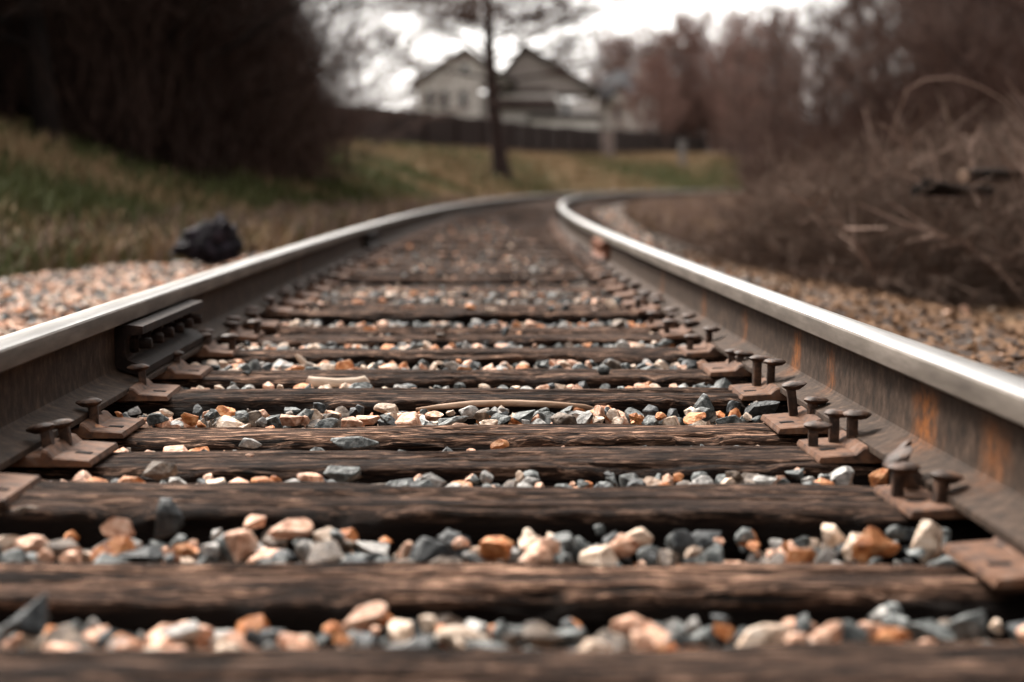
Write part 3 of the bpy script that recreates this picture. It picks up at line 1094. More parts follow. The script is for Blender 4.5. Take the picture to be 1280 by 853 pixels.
cnt = {}
for x, y, g, cname, h, o in sorted(stone_objs, key=lambda a: a[0] / a[1]):
    if g == -2:
        bed = 'the bed beside the rail'
    elif g == -1:
        bed = 'the stones strewn on ties'
    else:
        bed = 'the %s stone bed' % ('nearest' if g == 0 else bed_names[g] + ' nearest' if g < 12 else 'farthest')
    c_ = cnt[(cname, bed)] = cnt.get((cname, bed), 0) + 1
    if o is None:
        continue
    ow = 'leftmost of its colour' if c_ == 1 else '%s of its colour from left' % (ORD[c_ - 1] if c_ <= len(ORD) else str(c_) + 'th')
    tag(o, '%s %s stone, %s, in %s' % (size_word(h), cname, ow, bed), 'stone', GROUP)

# all the rest as one heap
VV, FF, MM = [], [], []
base = 0


def rotm(rx, ry, rz):
    return np.array(Euler((rx, ry, rz)).to_matrix())


for n_, r in enumerate(recs):
    if n_ in indiv:
        continue
    x, y, z, h, rot, ci, g, vis = r
    if y < 4.2:
        v, f = HULL[n_ % 40] if n_ % 4 else (SH2[n_ % 30], I3[1])
    elif y < 9:
        v, f = HULL[n_ % 40]
    else:
        v, f = SH0[n_ % 12], I1[1]
    if y < 4.2 and vis == 0 and g >= 0:
        v, f = SH1[n_ % 20], I2[1]
    VV.append((v * h) @ rotm(*rot).T + np.array([x, y, z]))
    FF.append(f + base)
    MM.append(np.full(len(f), ci))
    base += len(v)
tag(obj_np('ballast', np.concatenate(VV), np.concatenate(FF), SMATS, midx=np.concatenate(MM), smooth=True, sharp=14),
    'crushed pink, grey and orange ballast stones filling the track and its shoulders', 'ballast', kind='stuff')

# ------------------------------------------------------------------ sticks
M_stick = mat('dry_stick', [(.3, (.10, .055, .033)), (.5, (.25, .155, .10)), (.7, (.42, .30, .22))], scale=40, stretch=(.2, 1, 1), rough=.7, bump=.3)
M_bone = mat('bleached_stick', [(.3, (.25, .185, .135)), (.55, (.45, .36, .285)), (.75, (.58, .495, .42))], scale=30, stretch=(.3, 1, 1), rough=.7, bump=.3)


def stick(pts, rads, m, lab):
    v, f = sweep_np(pts, rads, 9)
    o = obj_np('stick', v, f, [m], smooth=True)
    return tag(o, lab, 'stick')


pts = [at(px, py, 3.52) for px, py in ((520, 512), (548, 509), (590, 505), (640, 504), (690, 506), (730, 509), (746, 512))]
stick(pts, [.003, .0055, .0068, .007, .0066, .006, .003], M_stick, 'long tan stick lying along the stones between the fifth and sixth ties')
pts = [at(px, py, 4.0) for px, py in ((384, 474), (392, 478), (420, 479), (445, 478), (455, 477), (461, 480))]
stick(pts, [.008, .013, .011, .011, .014, .006], M_bone, 'short bleached bone-like stick left of centre, between two ties')
pts = [at(px, py, 4.45) for px, py in ((370, 444), (378, 452), (386, 459))]
stick(pts, [.004, .009, .006], M_bone, 'short cream splinter poking up beyond the bone-like stick')

# ------------------------------------------------------------------ dark lump beside the left rail
M_lump = mat('dark_lump', [(.3, (.003, .0026, .0036)), (.5, (.009, .0076, .0105)), (.68, (.05, .039, .052))], scale=14, rough=.75, bump=.8, bump_scale=40, detail=8, bump_dist=.02)
v, f = ico(5)
v2 = v.copy()
for i in range(len(v)):
    p = Vector(v[i])
    n_ = mnoise.fractal(p * 2.2 + Vector((3, 1, 7)), 1, 2, 4) * .30 + (1 - abs(mnoise.noise(p * 4.3))) * .16
    v2[i] = v[i] * (.86 + n_)
tail = np.clip((-.25 - v2[:, 0]) / .9, 0, 1)
v2[:, 0] -= tail * .9
v2[:, 2] *= (1 - .62 * tail)
v2[:, 2] = np.where(v2[:, 2] < 0, v2[:, 2] * .45 - tail * .1, v2[:, 2])
o = obj_np('rock', v2 * np.array([.165, .17, .215]), f, [M_lump], smooth=True, sharp=60)
o.location = at(270, 312, 11.6)
tag(o, 'dark purplish lump of rock with a low tail, on gravel beyond the left rail', 'rock')

# ------------------------------------------------------------------ vegetation
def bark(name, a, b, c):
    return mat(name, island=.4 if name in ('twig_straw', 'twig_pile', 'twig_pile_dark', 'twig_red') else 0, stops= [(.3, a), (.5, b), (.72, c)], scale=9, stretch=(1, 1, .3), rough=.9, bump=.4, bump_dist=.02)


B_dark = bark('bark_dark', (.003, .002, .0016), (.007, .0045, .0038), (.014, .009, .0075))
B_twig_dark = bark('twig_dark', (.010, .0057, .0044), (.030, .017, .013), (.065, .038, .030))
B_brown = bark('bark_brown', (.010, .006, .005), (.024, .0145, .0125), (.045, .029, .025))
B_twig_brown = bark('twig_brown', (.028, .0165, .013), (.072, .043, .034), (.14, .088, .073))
B_red = bark('twig_red', (.07, .038, .031), (.155, .09, .075), (.26, .16, .138))
B_straw = bark('twig_straw', (.11, .07, .054), (.25, .172, .138), (.40, .30, .25))
B_pile_dark = bark('twig_pile_dark', (.024, .015, .011), (.075, .049, .037), (.18, .125, .097))
B_pile = bark('twig_pile', (.045, .029, .022), (.14, .096, .074), (.30, .22, .175))


def grow(seed, H, spread, r0, nlimb=11, nbr=5, ntw=6, nfine=3, start=.25, lean=.0, gain=.55, upness=.5, bend=.05, rmin=.008, elk=1.0, droop=0.0, limbk=.55):
    """returns (trunk V,F) and (crown V,F)"""
    r = random.Random(seed)
    pts, rads = [], []
    p = Vector((0, 0, -.25))
    d = Vector((lean, r.uniform(-.1, .1), 1)).normalized()
    n = 12
    for i in range(n + 1):
        pts.append(p.copy())
        rads.append(r0 * (1.25 if i == 0 else 1) * (1 - .86 * i / n))
        d = (d + Vector((r.uniform(-bend, bend), r.uniform(-bend, bend), .02))).normalized()
        p = p + d * (H / n)
    tv, tf = sweep_np(pts, rads, 9)
    P0, P1, R0, R1 = [], [], [], []
    TP0, TP1, TR0, TR1 = [], [], [], []

    def run(p, d, L, rad_, lev):
        segs = 4 if lev <= 1 else 3 if lev == 2 else 2
        cur = p.copy(); dd = d.copy()
        nodes = [(cur.copy(), dd.copy(), rad_)]
        for i in range(segs):
            dd = (dd + Vector((r.uniform(-.3, .3), r.uniform(-.3, .3), r.uniform(-.12, .3) * upness - droop))).normalized()
            nx_ = cur + dd * (L / segs)
            ra = rad_ * (1 - .75 * i / segs); rb = rad_ * (1 - .75 * (i + 1) / segs)
            (TP0 if lev == 1 else P0).append(tuple(cur)); (TP1 if lev == 1 else P1).append(tuple(nx_))
            (TR0 if lev == 1 else R0).append(ra); (TR1 if lev == 1 else R1).append(rb)
            cur = nx_
            nodes.append((cur.copy(), dd.copy(), rb))
        kids = {1: nbr, 2: ntw, 3: nfine}.get(lev, 0)
        for c in range(kids):
            t = r.uniform(.2, 1) * segs
            a = min(int(t), segs - 1); fr = t - a
            q = nodes[a][0].lerp(nodes[a + 1][0], fr)
            base = nodes[a + 1][1]
            side = Vector((r.uniform(-1, 1), r.uniform(-1, 1), r.uniform(-.4, .8) * upness + .1)).normalized()
            nd = (base * .55 + side * .8).normalized()
            run(q, nd, L * gain * r.uniform(.6, 1.15), max(rmin, nodes[a][2] * .5), lev + 1)
    for c in range(nlimb):
        u = start + (1 - start) * ((c + r.random()) / nlimb)
        t = u * n
        a = min(int(t), n - 1)
        q = pts[a].lerp(pts[a + 1], t - a)
        an = c * 2.4 + r.uniform(-.5, .5)
        el = (r.uniform(.15, .75) + .3 * u) * elk
        d = Vector((math.cos(an) * math.cos(el), math.sin(an) * math.cos(el), math.sin(el)))
        run(q, d, spread * (1.15 - .6 * u) * r.uniform(.7, 1.15), r0 * (1 - .8 * u) * limbk + .01, 1)
    lv, lf = prisms(TP0, TP1, TR0, TR1, 5)
    V1 = np.concatenate([tv, lv]); F1 = np.concatenate([tf, lf + len(tv)])
    V2, F2 = prisms(P0, P1, R0, R1, 3)
    return (V1, F1), (V2, F2)


def tree_kind(name, seed, bm_, tm_, **kw):
    (v1, f1), (v2, f2) = grow(seed, **kw)
    return mesh_np(name + '_trunk', v1, f1, [bm_], smooth=True), mesh_np(name + '_crown', v2, f2, [tm_])


def put_tree(name, kind, loc, rz, sc, lab, cat='tree', group=None):
    root = empty(name, loc, rz)
    root.scale = (sc, sc, sc)
    a = link(bpy.data.objects.new('trunk', kind[0]), root)
    b = link(bpy.data.objects.new('crown', kind[1]), root)
    tag(root, lab, cat, group)
    return root


def shrub_mesh(name, seed, m, n=150, H=1.0, W=.7, r0=.006, side=6, arch=.5, lying=0.0):
    r = random.Random(seed)
    P0, P1, R0, R1 = [], [], [], []
    for i in range(n):
        an = r.uniform(0, 6.283)
        b = Vector((r.gauss(0, W * .38), r.gauss(0, W * .38), -.05))
        el = r.uniform(.5, 1.5) if r.random() > lying else r.uniform(.0, .5)
        d = Vector((math.cos(an) * math.cos(el), math.sin(an) * math.cos(el), math.sin(el)))
        L = H * r.uniform(.55, 1.15)
        cur = b
        nseg = 5
        rr = r0 * r.choice([.6, .8, .8, 1, 1, 1.2, 2.2])
        for k_ in range(nseg):
            d = (d + Vector((r.uniform(-.22, .22), r.uniform(-.22, .22), -arch * .22 * k_ * r.random()))).normalized()
            nx_ = cur + d * (L / nseg)
            P0.append(tuple(cur)); P1.append(tuple(nx_)); R0.append(rr * (1 - .15 * k_)); R1.append(rr * (1 - .15 * (k_ + 1)))
            if k_ > 0:
                for c in range(side):
                    if r.random() < .45:
                        continue
                    dd = (d * .6 + Vector((r.uniform(-1, 1), r.uniform(-1, 1), r.uniform(-.5, .7))) * .8).normalized()
                    q = cur.lerp(nx_, r.random())
                    e = q + dd * L * r.uniform(.12, .34)
                    P0.append(tuple(q)); P1.append(tuple(e)); R0.append(rr * .5); R1.append(rr * .3)
            cur = nx_
    v, f = prisms(P0, P1, R0, R1, 3)
    return mesh_np(name, v, f, [m])


def put_shrub(me, loc, rz, sc, lab, name='dry_shrub', cat='shrub', group=None):
    o = bpy.data.objects.new(name, me)
    o.location = loc; o.rotation_euler = (0, 0, rz); o.scale = sc if isinstance(sc, tuple) else (sc,) * 3
    link(o)
    return tag(o, lab, cat, group)


# --- left wood: dark trunks over dense undergrowth on top of the bank
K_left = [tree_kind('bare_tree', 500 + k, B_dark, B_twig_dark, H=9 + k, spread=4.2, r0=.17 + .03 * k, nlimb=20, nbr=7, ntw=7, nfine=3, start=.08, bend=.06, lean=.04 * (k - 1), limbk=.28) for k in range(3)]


def ground_at(px, d):
    p = at(px, 233, d)
    return Vector((p.x, p.y, gz(p.x, p.y)))


left_trees = sorted([(-60, 24), (22, 27), (62, 24.5), (105, 29), (148, 26.5), (185, 31), (222, 28), (258, 33), (245, 31), (268, 38), (-130, 30)])
names_l = ['leaning', 'straight', 'forked', 'slender']
for k, (px, d) in enumerate(left_trees):
    vis_k = [t for t in left_trees if t[0] > 0]
    if px > 0:
        n_ = vis_k.index((px, d))
        lab = 'bare dark tree trunk in the wood above the left bank, %s from the left' % (['leftmost', 'second', 'third', 'fourth', 'fifth', 'sixth', 'seventh', 'eighth', 'ninth', 'tenth'][n_]) if n_ else 'bare dark tree at the left photo edge, leftmost in the wood above the bank'
        if n_ == len(vis_k) - 1:
            lab = 'bare dark tree at the right end of the left wood, against the sky'
    else:
        lab = 'bare dark tree of the left wood reaching in from beyond the photo edge' if px > -100 else 'bare dark tree deep in the left wood outside the photo'
    put_tree('bare_tree', K_left[k % 3], ground_at(px, d), R.uniform(0, 6), R.uniform(.85, 1.15), lab, group='trees of the dark left wood')

# undergrowth and twig mass of the left wood (nobody could count it)
def thicket(name, n, region, hfun, r_lo, r_hi, m, lab, tall=1.6, seed=1, tilt=.35):
    r = np.random.default_rng(seed)
    px = r.uniform(region[0], region[1], n)
    P = region[2](px, r)
    d = P
    X = np.empty(n); Y = np.empty(n)
    X = (px - 571) / F * d
    Y = d
    base = ground_z(X, Y)
    zmax = hfun(px, d, r)
    z0 = base + zmax * r.uniform(0, 1, n) ** 1.15 - .1
    L = tall * r.uniform(.4, 1.3, n)
    D = np.stack([r.normal(0, tilt, n), r.normal(0, tilt, n), np.ones(n)], -1)
    D /= np.linalg.norm(D, axis=1, keepdims=True)
    p0 = np.stack([X, Y, z0], -1)
    mid = p0 + D * (L * .5)[:, None]
    D2 = D + r.normal(0, .35, (n, 3)); D2 /= np.linalg.norm(D2, axis=1, keepdims=True)
    p1 = mid + D2 * (L * .5)[:, None]
    rr = r.uniform(r_lo, r_hi, n)
    v, f = prisms(np.concatenate([p0, mid]), np.concatenate([mid, p1]), np.concatenate([rr, rr * .7]), np.concatenate([rr * .7, rr * .3]), 3)
    o = obj_np(name, v, f, [m])
    return tag(o, lab, 'thicket', kind='stuff')


def d_left(px, r):
    # the wood's front edge: nearer in its middle where the brush runs down the bank
    e = np.interp(px, [-300, 0, 120, 200, 280, 330, 395], [22, 24.5, 24, 24.5, 27, 33, 38])
    return e + np.abs(r.normal(0, 7, len(px))) + r.uniform(0, 3, len(px))


def h_left(px, d, r):
    edge = np.clip((394 - px) / 40, .05, 1)
    return 6.2 * edge ** .8 * r.uniform(.55, 1, len(px))


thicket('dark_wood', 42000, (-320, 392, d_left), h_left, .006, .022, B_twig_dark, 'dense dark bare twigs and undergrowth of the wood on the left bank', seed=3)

EDGE = [shrub_mesh('bare_bush', 80 + k, [B_twig_brown, B_twig_brown][k], n=130, H=4.2, W=2.0, r0=.011, side=8, arch=.18) for k in range(2)]
for k, (px, d, sc) in enumerate([(290, 33, 1.0), (325, 35, 1.2), (352, 38, 1.05), (374, 44, .5)]):
    put_shrub(EDGE[k % 2], ground_at(px, d), R.uniform(0, 6), sc, 'fuzzy bare bush at the right end of the dark left wood, ' + ['closest to the camera', 'second closest of four', 'third closest of four', 'smallest, against the sky'][k], 'bare_bush', 'bush', 'bare bushes at the end of the left wood')


def flank(name, n, s0, s1, t0, t1, hmax, m, lab, seed):
    r = np.random.default_rng(seed)
    s_ = r.uniform(s0, s1, n); t_ = t0 + (t1 - t0) * r.uniform(0, 1, n) ** 1.3
    P = tk_np(s_, t_, np.zeros(n))
    P[:, 2] = ground_z(P[:, 0], P[:, 1]) + hmax * r.uniform(0, 1, n) ** 1.1
    D = r.normal(0, .5, (n, 3)); D[:, 2] = 1
    D /= np.linalg.norm(D, axis=1, keepdims=True)
    L = r.uniform(.8, 2.6, n)[:, None]
    rr = r.uniform(.012, .034, n)
    v, f = prisms(P, P + D * L, rr, rr * .3, 3)
    return tag(obj_np(name, v, f, [m]), lab, 'thicket', kind='stuff')


# twig masses added along both sides, past the camera, to block sky light
flank('added_wood_left', 17000, -30, 22, -11, -22, 11, B_twig_dark, 'dark bare wood added along the left bank beside the camera to block light', 41)
flank('added_wood_right', 34000, -30, 22, 6.5, 20, 12, B_twig_brown, 'brown bare wood added along the right side beside the camera to block light', 42)

# --- lone tree in the middle
tr = tree_kind('lone_tree', 777, B_brown, B_twig_brown, H=13.5, spread=6.6, r0=.42, nlimb=31, nbr=8, ntw=8, nfine=6, start=.33, bend=.045, lean=-.12, upness=.35, rmin=.022, elk=.7, droop=.06, limbk=.26)
put_tree('bare_tree', tr, ground_at(629, 78), 0.0, 1.0, 'lone bare tree with a dark trunk standing mid photo in front of the fence')

# --- right tree line
K_right = [tree_kind('bare_tree', 900 + k, B_brown, B_twig_brown, H=10 + k, spread=3.3, r0=.14 + .02 * k, nlimb=24, nbr=7, ntw=7, nfine=4, start=.10, bend=.05, upness=.8, rmin=.010) for k in range(3)]
K_red = [tree_kind('bushy_tree', 950 + k, B_brown, B_red, H=8.5, spread=4.2, r0=.13, nlimb=26, nbr=8, ntw=8, nfine=4, start=.04, bend=.04, upness=.9, rmin=.017) for k in range(2)]
far_red = sorted([(812, 174, 1.05), (792, 215, 1.6), (822, 212, 1.65), (850, 212, 1.7), (882, 215, 1.7), (912, 215, 1.75), (938, 200, 1.7), (968, 180, 1.6), (774, 218, 1.4)])
for k, (px, d, sc) in enumerate(far_red):
    lab = 'reddish bushy bare tree beyond the fence, %s of the reddish row' % ('leftmost' if k == 0 else 'rightmost' if k == 8 else ORD[k] + ' from left')
    put_tree('bare_tree', K_red[k % 2], ground_at(px, d), R.uniform(0, 6), sc, lab, group='reddish bare trees far right of the houses')
right = sorted([(935, 120, 1.0), (968, 85, .74), (985, 100, .86), (1003, 70, .66), (1022, 90, .82), (1040, 64, .66), (1058, 80, .82), (1080, 58, .7), (1098, 66, .9), (1118, 52, 1.0), (1136, 60, 1.1), (1152, 46, 1.0), (1170, 55, 1.1), (1188, 46, 1.0), (1206, 52, 1.1), (1222, 42, 1.0), (1240, 48, 1.1), (1258, 40, 1.0), (1276, 44, 1.0), (1330, 36, 1.0)])
for k, (px, d, sc) in enumerate(right):
    w_ = ['leftmost'] + [o_ + ' from left' for o_ in ORD[1:18]]
    lab = ('brown bare tree of the right-hand tree line, %s in it' % w_[k]) if k < 18 else ('brown bare tree cut by the right photo edge' if k == 18 else 'brown bare tree beyond the right photo edge')
    put_tree('bare_tree', K_right[k % 3], ground_at(px, d), R.uniform(0, 6), sc, lab, group='bare trees of the right-hand tree line')
for k, (px, d, sc) in enumerate([(520, 190, .9), (702, 180, 1.05), (735, 190, 1.0)]):
    lab = ['thin bare tree behind the left gable of the white house', 'faint bare tree behind the white house, right of its roof peak', 'faint bare tree between the two houses', 'small faint bare tree against the sky, left of the houses'][k]
    put_tree('bare_tree', K_right[k % 3], ground_at(px, d), R.uniform(0, 6), sc, lab)


def d_right(px, r):
    e = np.interp(px, [900, 960, 1060, 1200, 1400], [85, 70, 50, 36, 30])
    return e + np.abs(r.normal(0, 9, len(px)))


def h_right(px, d, r):
    top = np.interp(px, [900, 950, 1000, 1050, 1100, 1200, 1400], [178, 172, 165, 150, 120, 60, 20])      # low mass, rising to the right
    return np.clip((233 - top) / F * d - .3, .8, 9)


thicket('brown_wood', 15000, (935, 1420, d_right), h_right, .008, .024, B_twig_brown, 'dense brown bare twigs of the wood along the right side', seed=5)

thicket('far_wood', 7000, (735, 985, lambda px, r: r.uniform(212, 245, len(px))), lambda px, d, r: np.full(len(px), 7.5), .03, .06, B_red, 'far reddish brown wood as one mass behind the right end of the fence', tall=3.5, seed=6)

# --- dry brush on the right
SHR = [shrub_mesh('dry_shrub', 30 + k, B_straw if k % 3 else B_pile, n=120, H=1.0, W=.9, r0=.005, side=6, arch=.55, lying=.25) for k in range(4)]
PILE = [shrub_mesh('brush_pile', 60 + k, [B_pile, B_pile_dark, B_pile][k], n=720, H=1.15, W=1.05, r0=.0034, side=6, arch=.4, lying=.5) for k in range(3)]
piles = [(1045, 13.2, .8), (1100, 12.6, .95), (1155, 12.2, 1.0), (1212, 12.0, 1.05), (1272, 11.6, 1.1), (1180, 13.6, 1.2), (1250, 13.2, 1.35), (1110, 14.6, 1.1), (1335, 12.0, 1.3), (1200, 10.9, .95), (1262, 10.8, 1.0)]
pw = ['leftmost and lowest of the row', 'second from left', 'third from left', 'fourth from left', 'under the logs at the right edge', 'behind the front row, under the thin log', 'behind the front row at the right edge', 'behind the front row, left of the logs', 'reaching in from the right photo edge', 'closest, below the sawn log', 'closest, cut by the right photo edge']
for k, (px, d, sc) in enumerate(piles):
    put_shrub(PILE[1 if px > 1140 and k != 8 else (k % 2) * 2], ground_at(px, d), R.uniform(0, 6), (sc, sc, sc * .8), 'tangled brown brush pile right of the track, ' + pw[k], 'brush_pile', 'brush pile', 'brush piles right of the track')
shr = [(965, 36, .8), (985, 23, .6), (1010, 19, .6), (1030, 17.0, .6), (960, 30, 1.1), (1000, 26, 1.1), (1040, 22, 1.1), (1075, 18.5, 1.0), (1110, 20, 1.2), (1150, 17.5, 1.15), (1195, 16.5, 1.15), (1235, 16, 1.2), (1270, 15, 1.25), (1292, 11.0, 1.3)]
shr = sorted(shr, key=lambda a: a[0])
for k, (px, d, sc) in enumerate(shr):
    lab = 'dry grey-brown shrub with thin arching stems right of the track, %s counting from the left' % (ORD[k] if k else 'first')
    put_shrub(SHR[k % 4], ground_at(px, d), R.uniform(0, 6), sc, lab, group='dry shrubs right of the track')

# dry weeds among them
def weeds(name, n, sfun, mats, hlo, hhi, wid, lab, seed, col):
    r = np.random.default_rng(seed)
    s_, t_ = sfun(n, r)
    P = tk_np(s_, t_, np.zeros(n))
    keep_ = np.ones(n, bool)
    P[:, 2] = np.maximum(ground_z(P[:, 0], P[:, 1]), np.interp(t_, [-3.3, -2.9, -1.6, 1.6, 2.2, 2.7, 2.9], [-.5, -.15, -.12, -.12, -.18, -.27, -.5])) - .02
    h = r.uniform(hlo, hhi, n)
    D = np.stack([r.normal(0, .38, n), r.normal(0, .38, n), np.ones(n)], -1)
    D /= np.linalg.norm(D, axis=1, keepdims=True)
    an = r.uniform(0, 6.283, n)
    A = np.stack([np.cos(an), np.sin(an), np.zeros(n)], -1)
    w_ = wid * r.uniform(.6, 1.5, n) * (1 + s_ / 25)
    tip = P + D * h[:, None]
    droop = tip + np.stack([D[:, 0] * h * .6, D[:, 1] * h * .6, -h * .05 + h * .25], -1)
    v = np.stack([P - A * w_[:, None], P + A * w_[:, None], tip + A * w_[:, None] * .7, tip - A * w_[:, None] * .7, droop, droop + A * w_[:, None] * .05], 1)
    f = np.array([[0, 1, 2, 3], [3, 2, 5, 4]])
    Fc = (f[None] + (np.arange(n) * 6)[:, None, None]).reshape(-1, 4)
    mi = np.repeat(col(P, r), 2)
    o = obj_np(name, v.reshape(-1, 3), Fc, mats, midx=mi)
    return tag(o, lab, name.replace('_', ' '), kind='stuff')


M_green = mat('grass_green', [(.3, (.036, .042, .014)), (.6, (.070, .078, .027)), (.8, (.11, .115, .046))], scale=3, rough=.8)
M_olive = mat('grass_olive', [(.3, (.05, .043, .018)), (.6, (.09, .077, .034)), (.8, (.14, .115, .058))], scale=3, rough=.85)
M_straw = mat('grass_straw', [(.3, (.14, .09, .048)), (.6, (.25, .165, .095)), (.8, (.35, .25, .16))], scale=3, rough=.85)
M_dull = mat('grass_dull', [(.3, (.10, .066, .052)), (.6, (.20, .138, .112)), (.8, (.29, .21, .175))], scale=3, rough=.9)


def left_st(n, r):
    s_ = 6 + 80 * r.uniform(0, 1, n) ** 1.5
    t_ = -np.interp(s_, [11, 14], [2.9, 1.7]) - np.abs(r.uniform(0, 1, n)) ** 1.1 * (4 + s_ * .17)
    return s_, t_


def pat(P, a, b, c):
    return np.sin(P[:, 0] * a + 1.3 * np.sin(P[:, 1] * b) + c) + np.sin(P[:, 1] * a * .8 + 1.7 * np.sin(P[:, 0] * b * 1.3) + 2 * c)


def left_col(P, r):
    s_, t_ = to_track(P[:, 0], P[:, 1])
    q_ = pat(P, .75, .5, .7) + .5 * pat(P, 2.1, 1.3, 2.) + r.normal(0, .85, len(P))
    c = np.where(q_ > .95, 2, np.where(q_ > 0, 1, 0))
    near = (-t_ < 3.6) & (r.uniform(0, 1, len(P)) < np.clip((s_ - 8) / 14, .25, .8))
    c = np.where(near, np.where(r.uniform(0, 1, len(P)) < .7, 3, 2), c)
    return c


weeds('grass', 90000, left_st, [M_green, M_olive, M_straw, M_dull], .08, .30, .006, 'green and straw coloured grass on the bank left of the track', 21, left_col)


def farleft_st(n, r):
    s_ = 60 + 130 * r.uniform(0, 1, n)
    t_ = -2.8 - r.uniform(0, 1, n) * 14
    return s_, t_


def farleft_col(P, r):
    q_ = .6 * pat(P, .13, .11, .9) + .3 * pat(P, .9, .6, 2.) + r.normal(.55, .9, len(P))
    s_, t_ = to_track(P[:, 0], P[:, 1])
    q_ = q_ + np.clip((-t_ - 8) / 5, 0, 1) * np.clip((s_ - 90) / 40, 0, 1) * 1.6
    return np.where(q_ > .9, 2, np.where(q_ > -.2, 1, 0))


weeds('bank_grass', 40000, farleft_st, [M_green, M_olive, M_straw], .15, .45, .008, 'rough green and tan grass on the far bank below the fence', 22, farleft_col)


def right_st(n, r):
    s_ = 15 + 110 * r.uniform(0, 1, n) ** 1.6
    t_ = np.interp(s_, [10, 25, 60], [2.2, 1.9, 2.0]) + r.uniform(0, 1, n) ** 1.4 * (3.0 + s_ * .22)
    return s_, t_


weeds('dry_weeds', 60000, right_st, [M_dull, M_straw], .06, .24, .0045, 'dry pinkish brown weeds inside the curve right of the track', 23, lambda P, r: (r.uniform(0, 1, len(P)) < .22 + .12 * pat(P, .6, .4, .3)).astype(int))

# fallen leaves on the bare strip beside the right rail
r_ = np.random.default_rng(31)
n = 5200
s_ = 3.5 + 11 * r_.uniform(0, 1, n); t_ = 1.35 + np.abs(r_.normal(0, 1.1, n))
P = tk_np(s_, t_, np.zeros(n))
zz = np.maximum(np.interp(t_, [0, 1.6, 2.2, 2.7, 2.9, 9], [-.1, -.1, -.16, -.25, -.5, -.5]), ground_z(P[:, 0], P[:, 1]))
P[:, 2] = zz + .012
sz = r_.uniform(.014, .034, n)
e1 = np.stack([r_.normal(0, 1, n), r_.normal(0, 1, n), r_.normal(0, .35, n)], -1); e1 /= np.linalg.norm(e1, axis=1, keepdims=True)
e2 = np.cross(e1, np.stack([r_.normal(0, .4, n), r_.normal(0, .4, n), np.ones(n)], -1)); e2 /= np.linalg.norm(e2, axis=1, keepdims=True)
v = np.stack([P - e1 * sz[:, None], P - e2 * sz[:, None] * .55, P + e1 * sz[:, None] * 1.1, P + e2 * sz[:, None] * .55], 1).reshape(-1, 3)
M_leaf = mat('dead_leaf', [(.3, (.05, .024, .012)), (.5, (.115, .06, .029)), (.7, (.19, .115, .068))], scale=8, rough=.8, island=.3)
tag(obj_np('fallen_leaves', v, np.arange(n * 4).reshape(n, 4), [M_leaf]), 'tan fallen leaves scattered over the soil beside the right rail', 'leaves', kind='stuff')

pts = [at(1105, 215, 11.6), at(1116, 160, 11.5), at(1134, 112, 11.3), at(1158, 99, 11.2), at(1190, 97, 11.2), at(1222, 107, 11.2), at(1252, 124, 11.2), at(1278, 150, 11.2)]
stick(pts, [.0026, .0026, .0028, .0032, .0034, .0034, .003, .002], B_straw, 'thin pale bramble stem arching high over the brush piles on the right')

# --- logs on the brush pile
M_log = mat('log_bark', [(.3, (.006, .005, .004)), (.6, (.014, .010, .008)), (.8, (.03, .022, .018))], scale=14, rough=.9, bump=.5)
M_cut = mat('log_cut', [(.3, (.26, .17, .12)), (.6, (.40, .28, .21))], scale=30, rough=.8)


def log(p0, p1, r, lab, cut=True):
    p0, p1 = Vector(p0), Vector(p1)
    c = p0.lerp(p1, .5)
    pts = [p0.lerp(p1, u) - p0 for u in np.linspace(0, 1, 7)]
    v, f = sweep_np(pts, [r, r * .98, r * .95, r * .97, r * .9, r * .9, r * .85], 14)
    o = obj_np('log', v, f, [M_log], smooth=True)
    o.location = p0
    tag(o, lab, 'log', 'logs lying on the brush pile')
    dd = (p1 - p0).normalized()
    for end, s_ in ((Vector((0, 0, 0)), -1), (p1 - p0, 1)):
        bm = bmesh.new()
        mrot = (dd * s_).to_track_quat('Z', 'Y').to_matrix().to_4x4()
        rr = r if s_ < 0 else r * .85
        bm_lathe(bm, [(rr * .99, -.004), (rr * .97, .004), (rr * .5, .006)], n=14, m=Matrix.Translation(end) @ mrot)
        obj_bm('cut_end', bm, M_cut if cut else M_log, o)
    return o


log(at(1204, 220, 10.3), at(1275, 218, 10.7), .042, 'thick dark log with a pale sawn end, highest of the logs on the brush')
log(at(1143, 239, 10.3), at(1240, 239, 10.6), .034, 'thin dark log lying level on the brush, below the sawn log', cut=False)
log(at(1155, 228, 10.25), at(1215, 240, 10.5), .022, 'thin dark branch slanting down across the level log', cut=False)

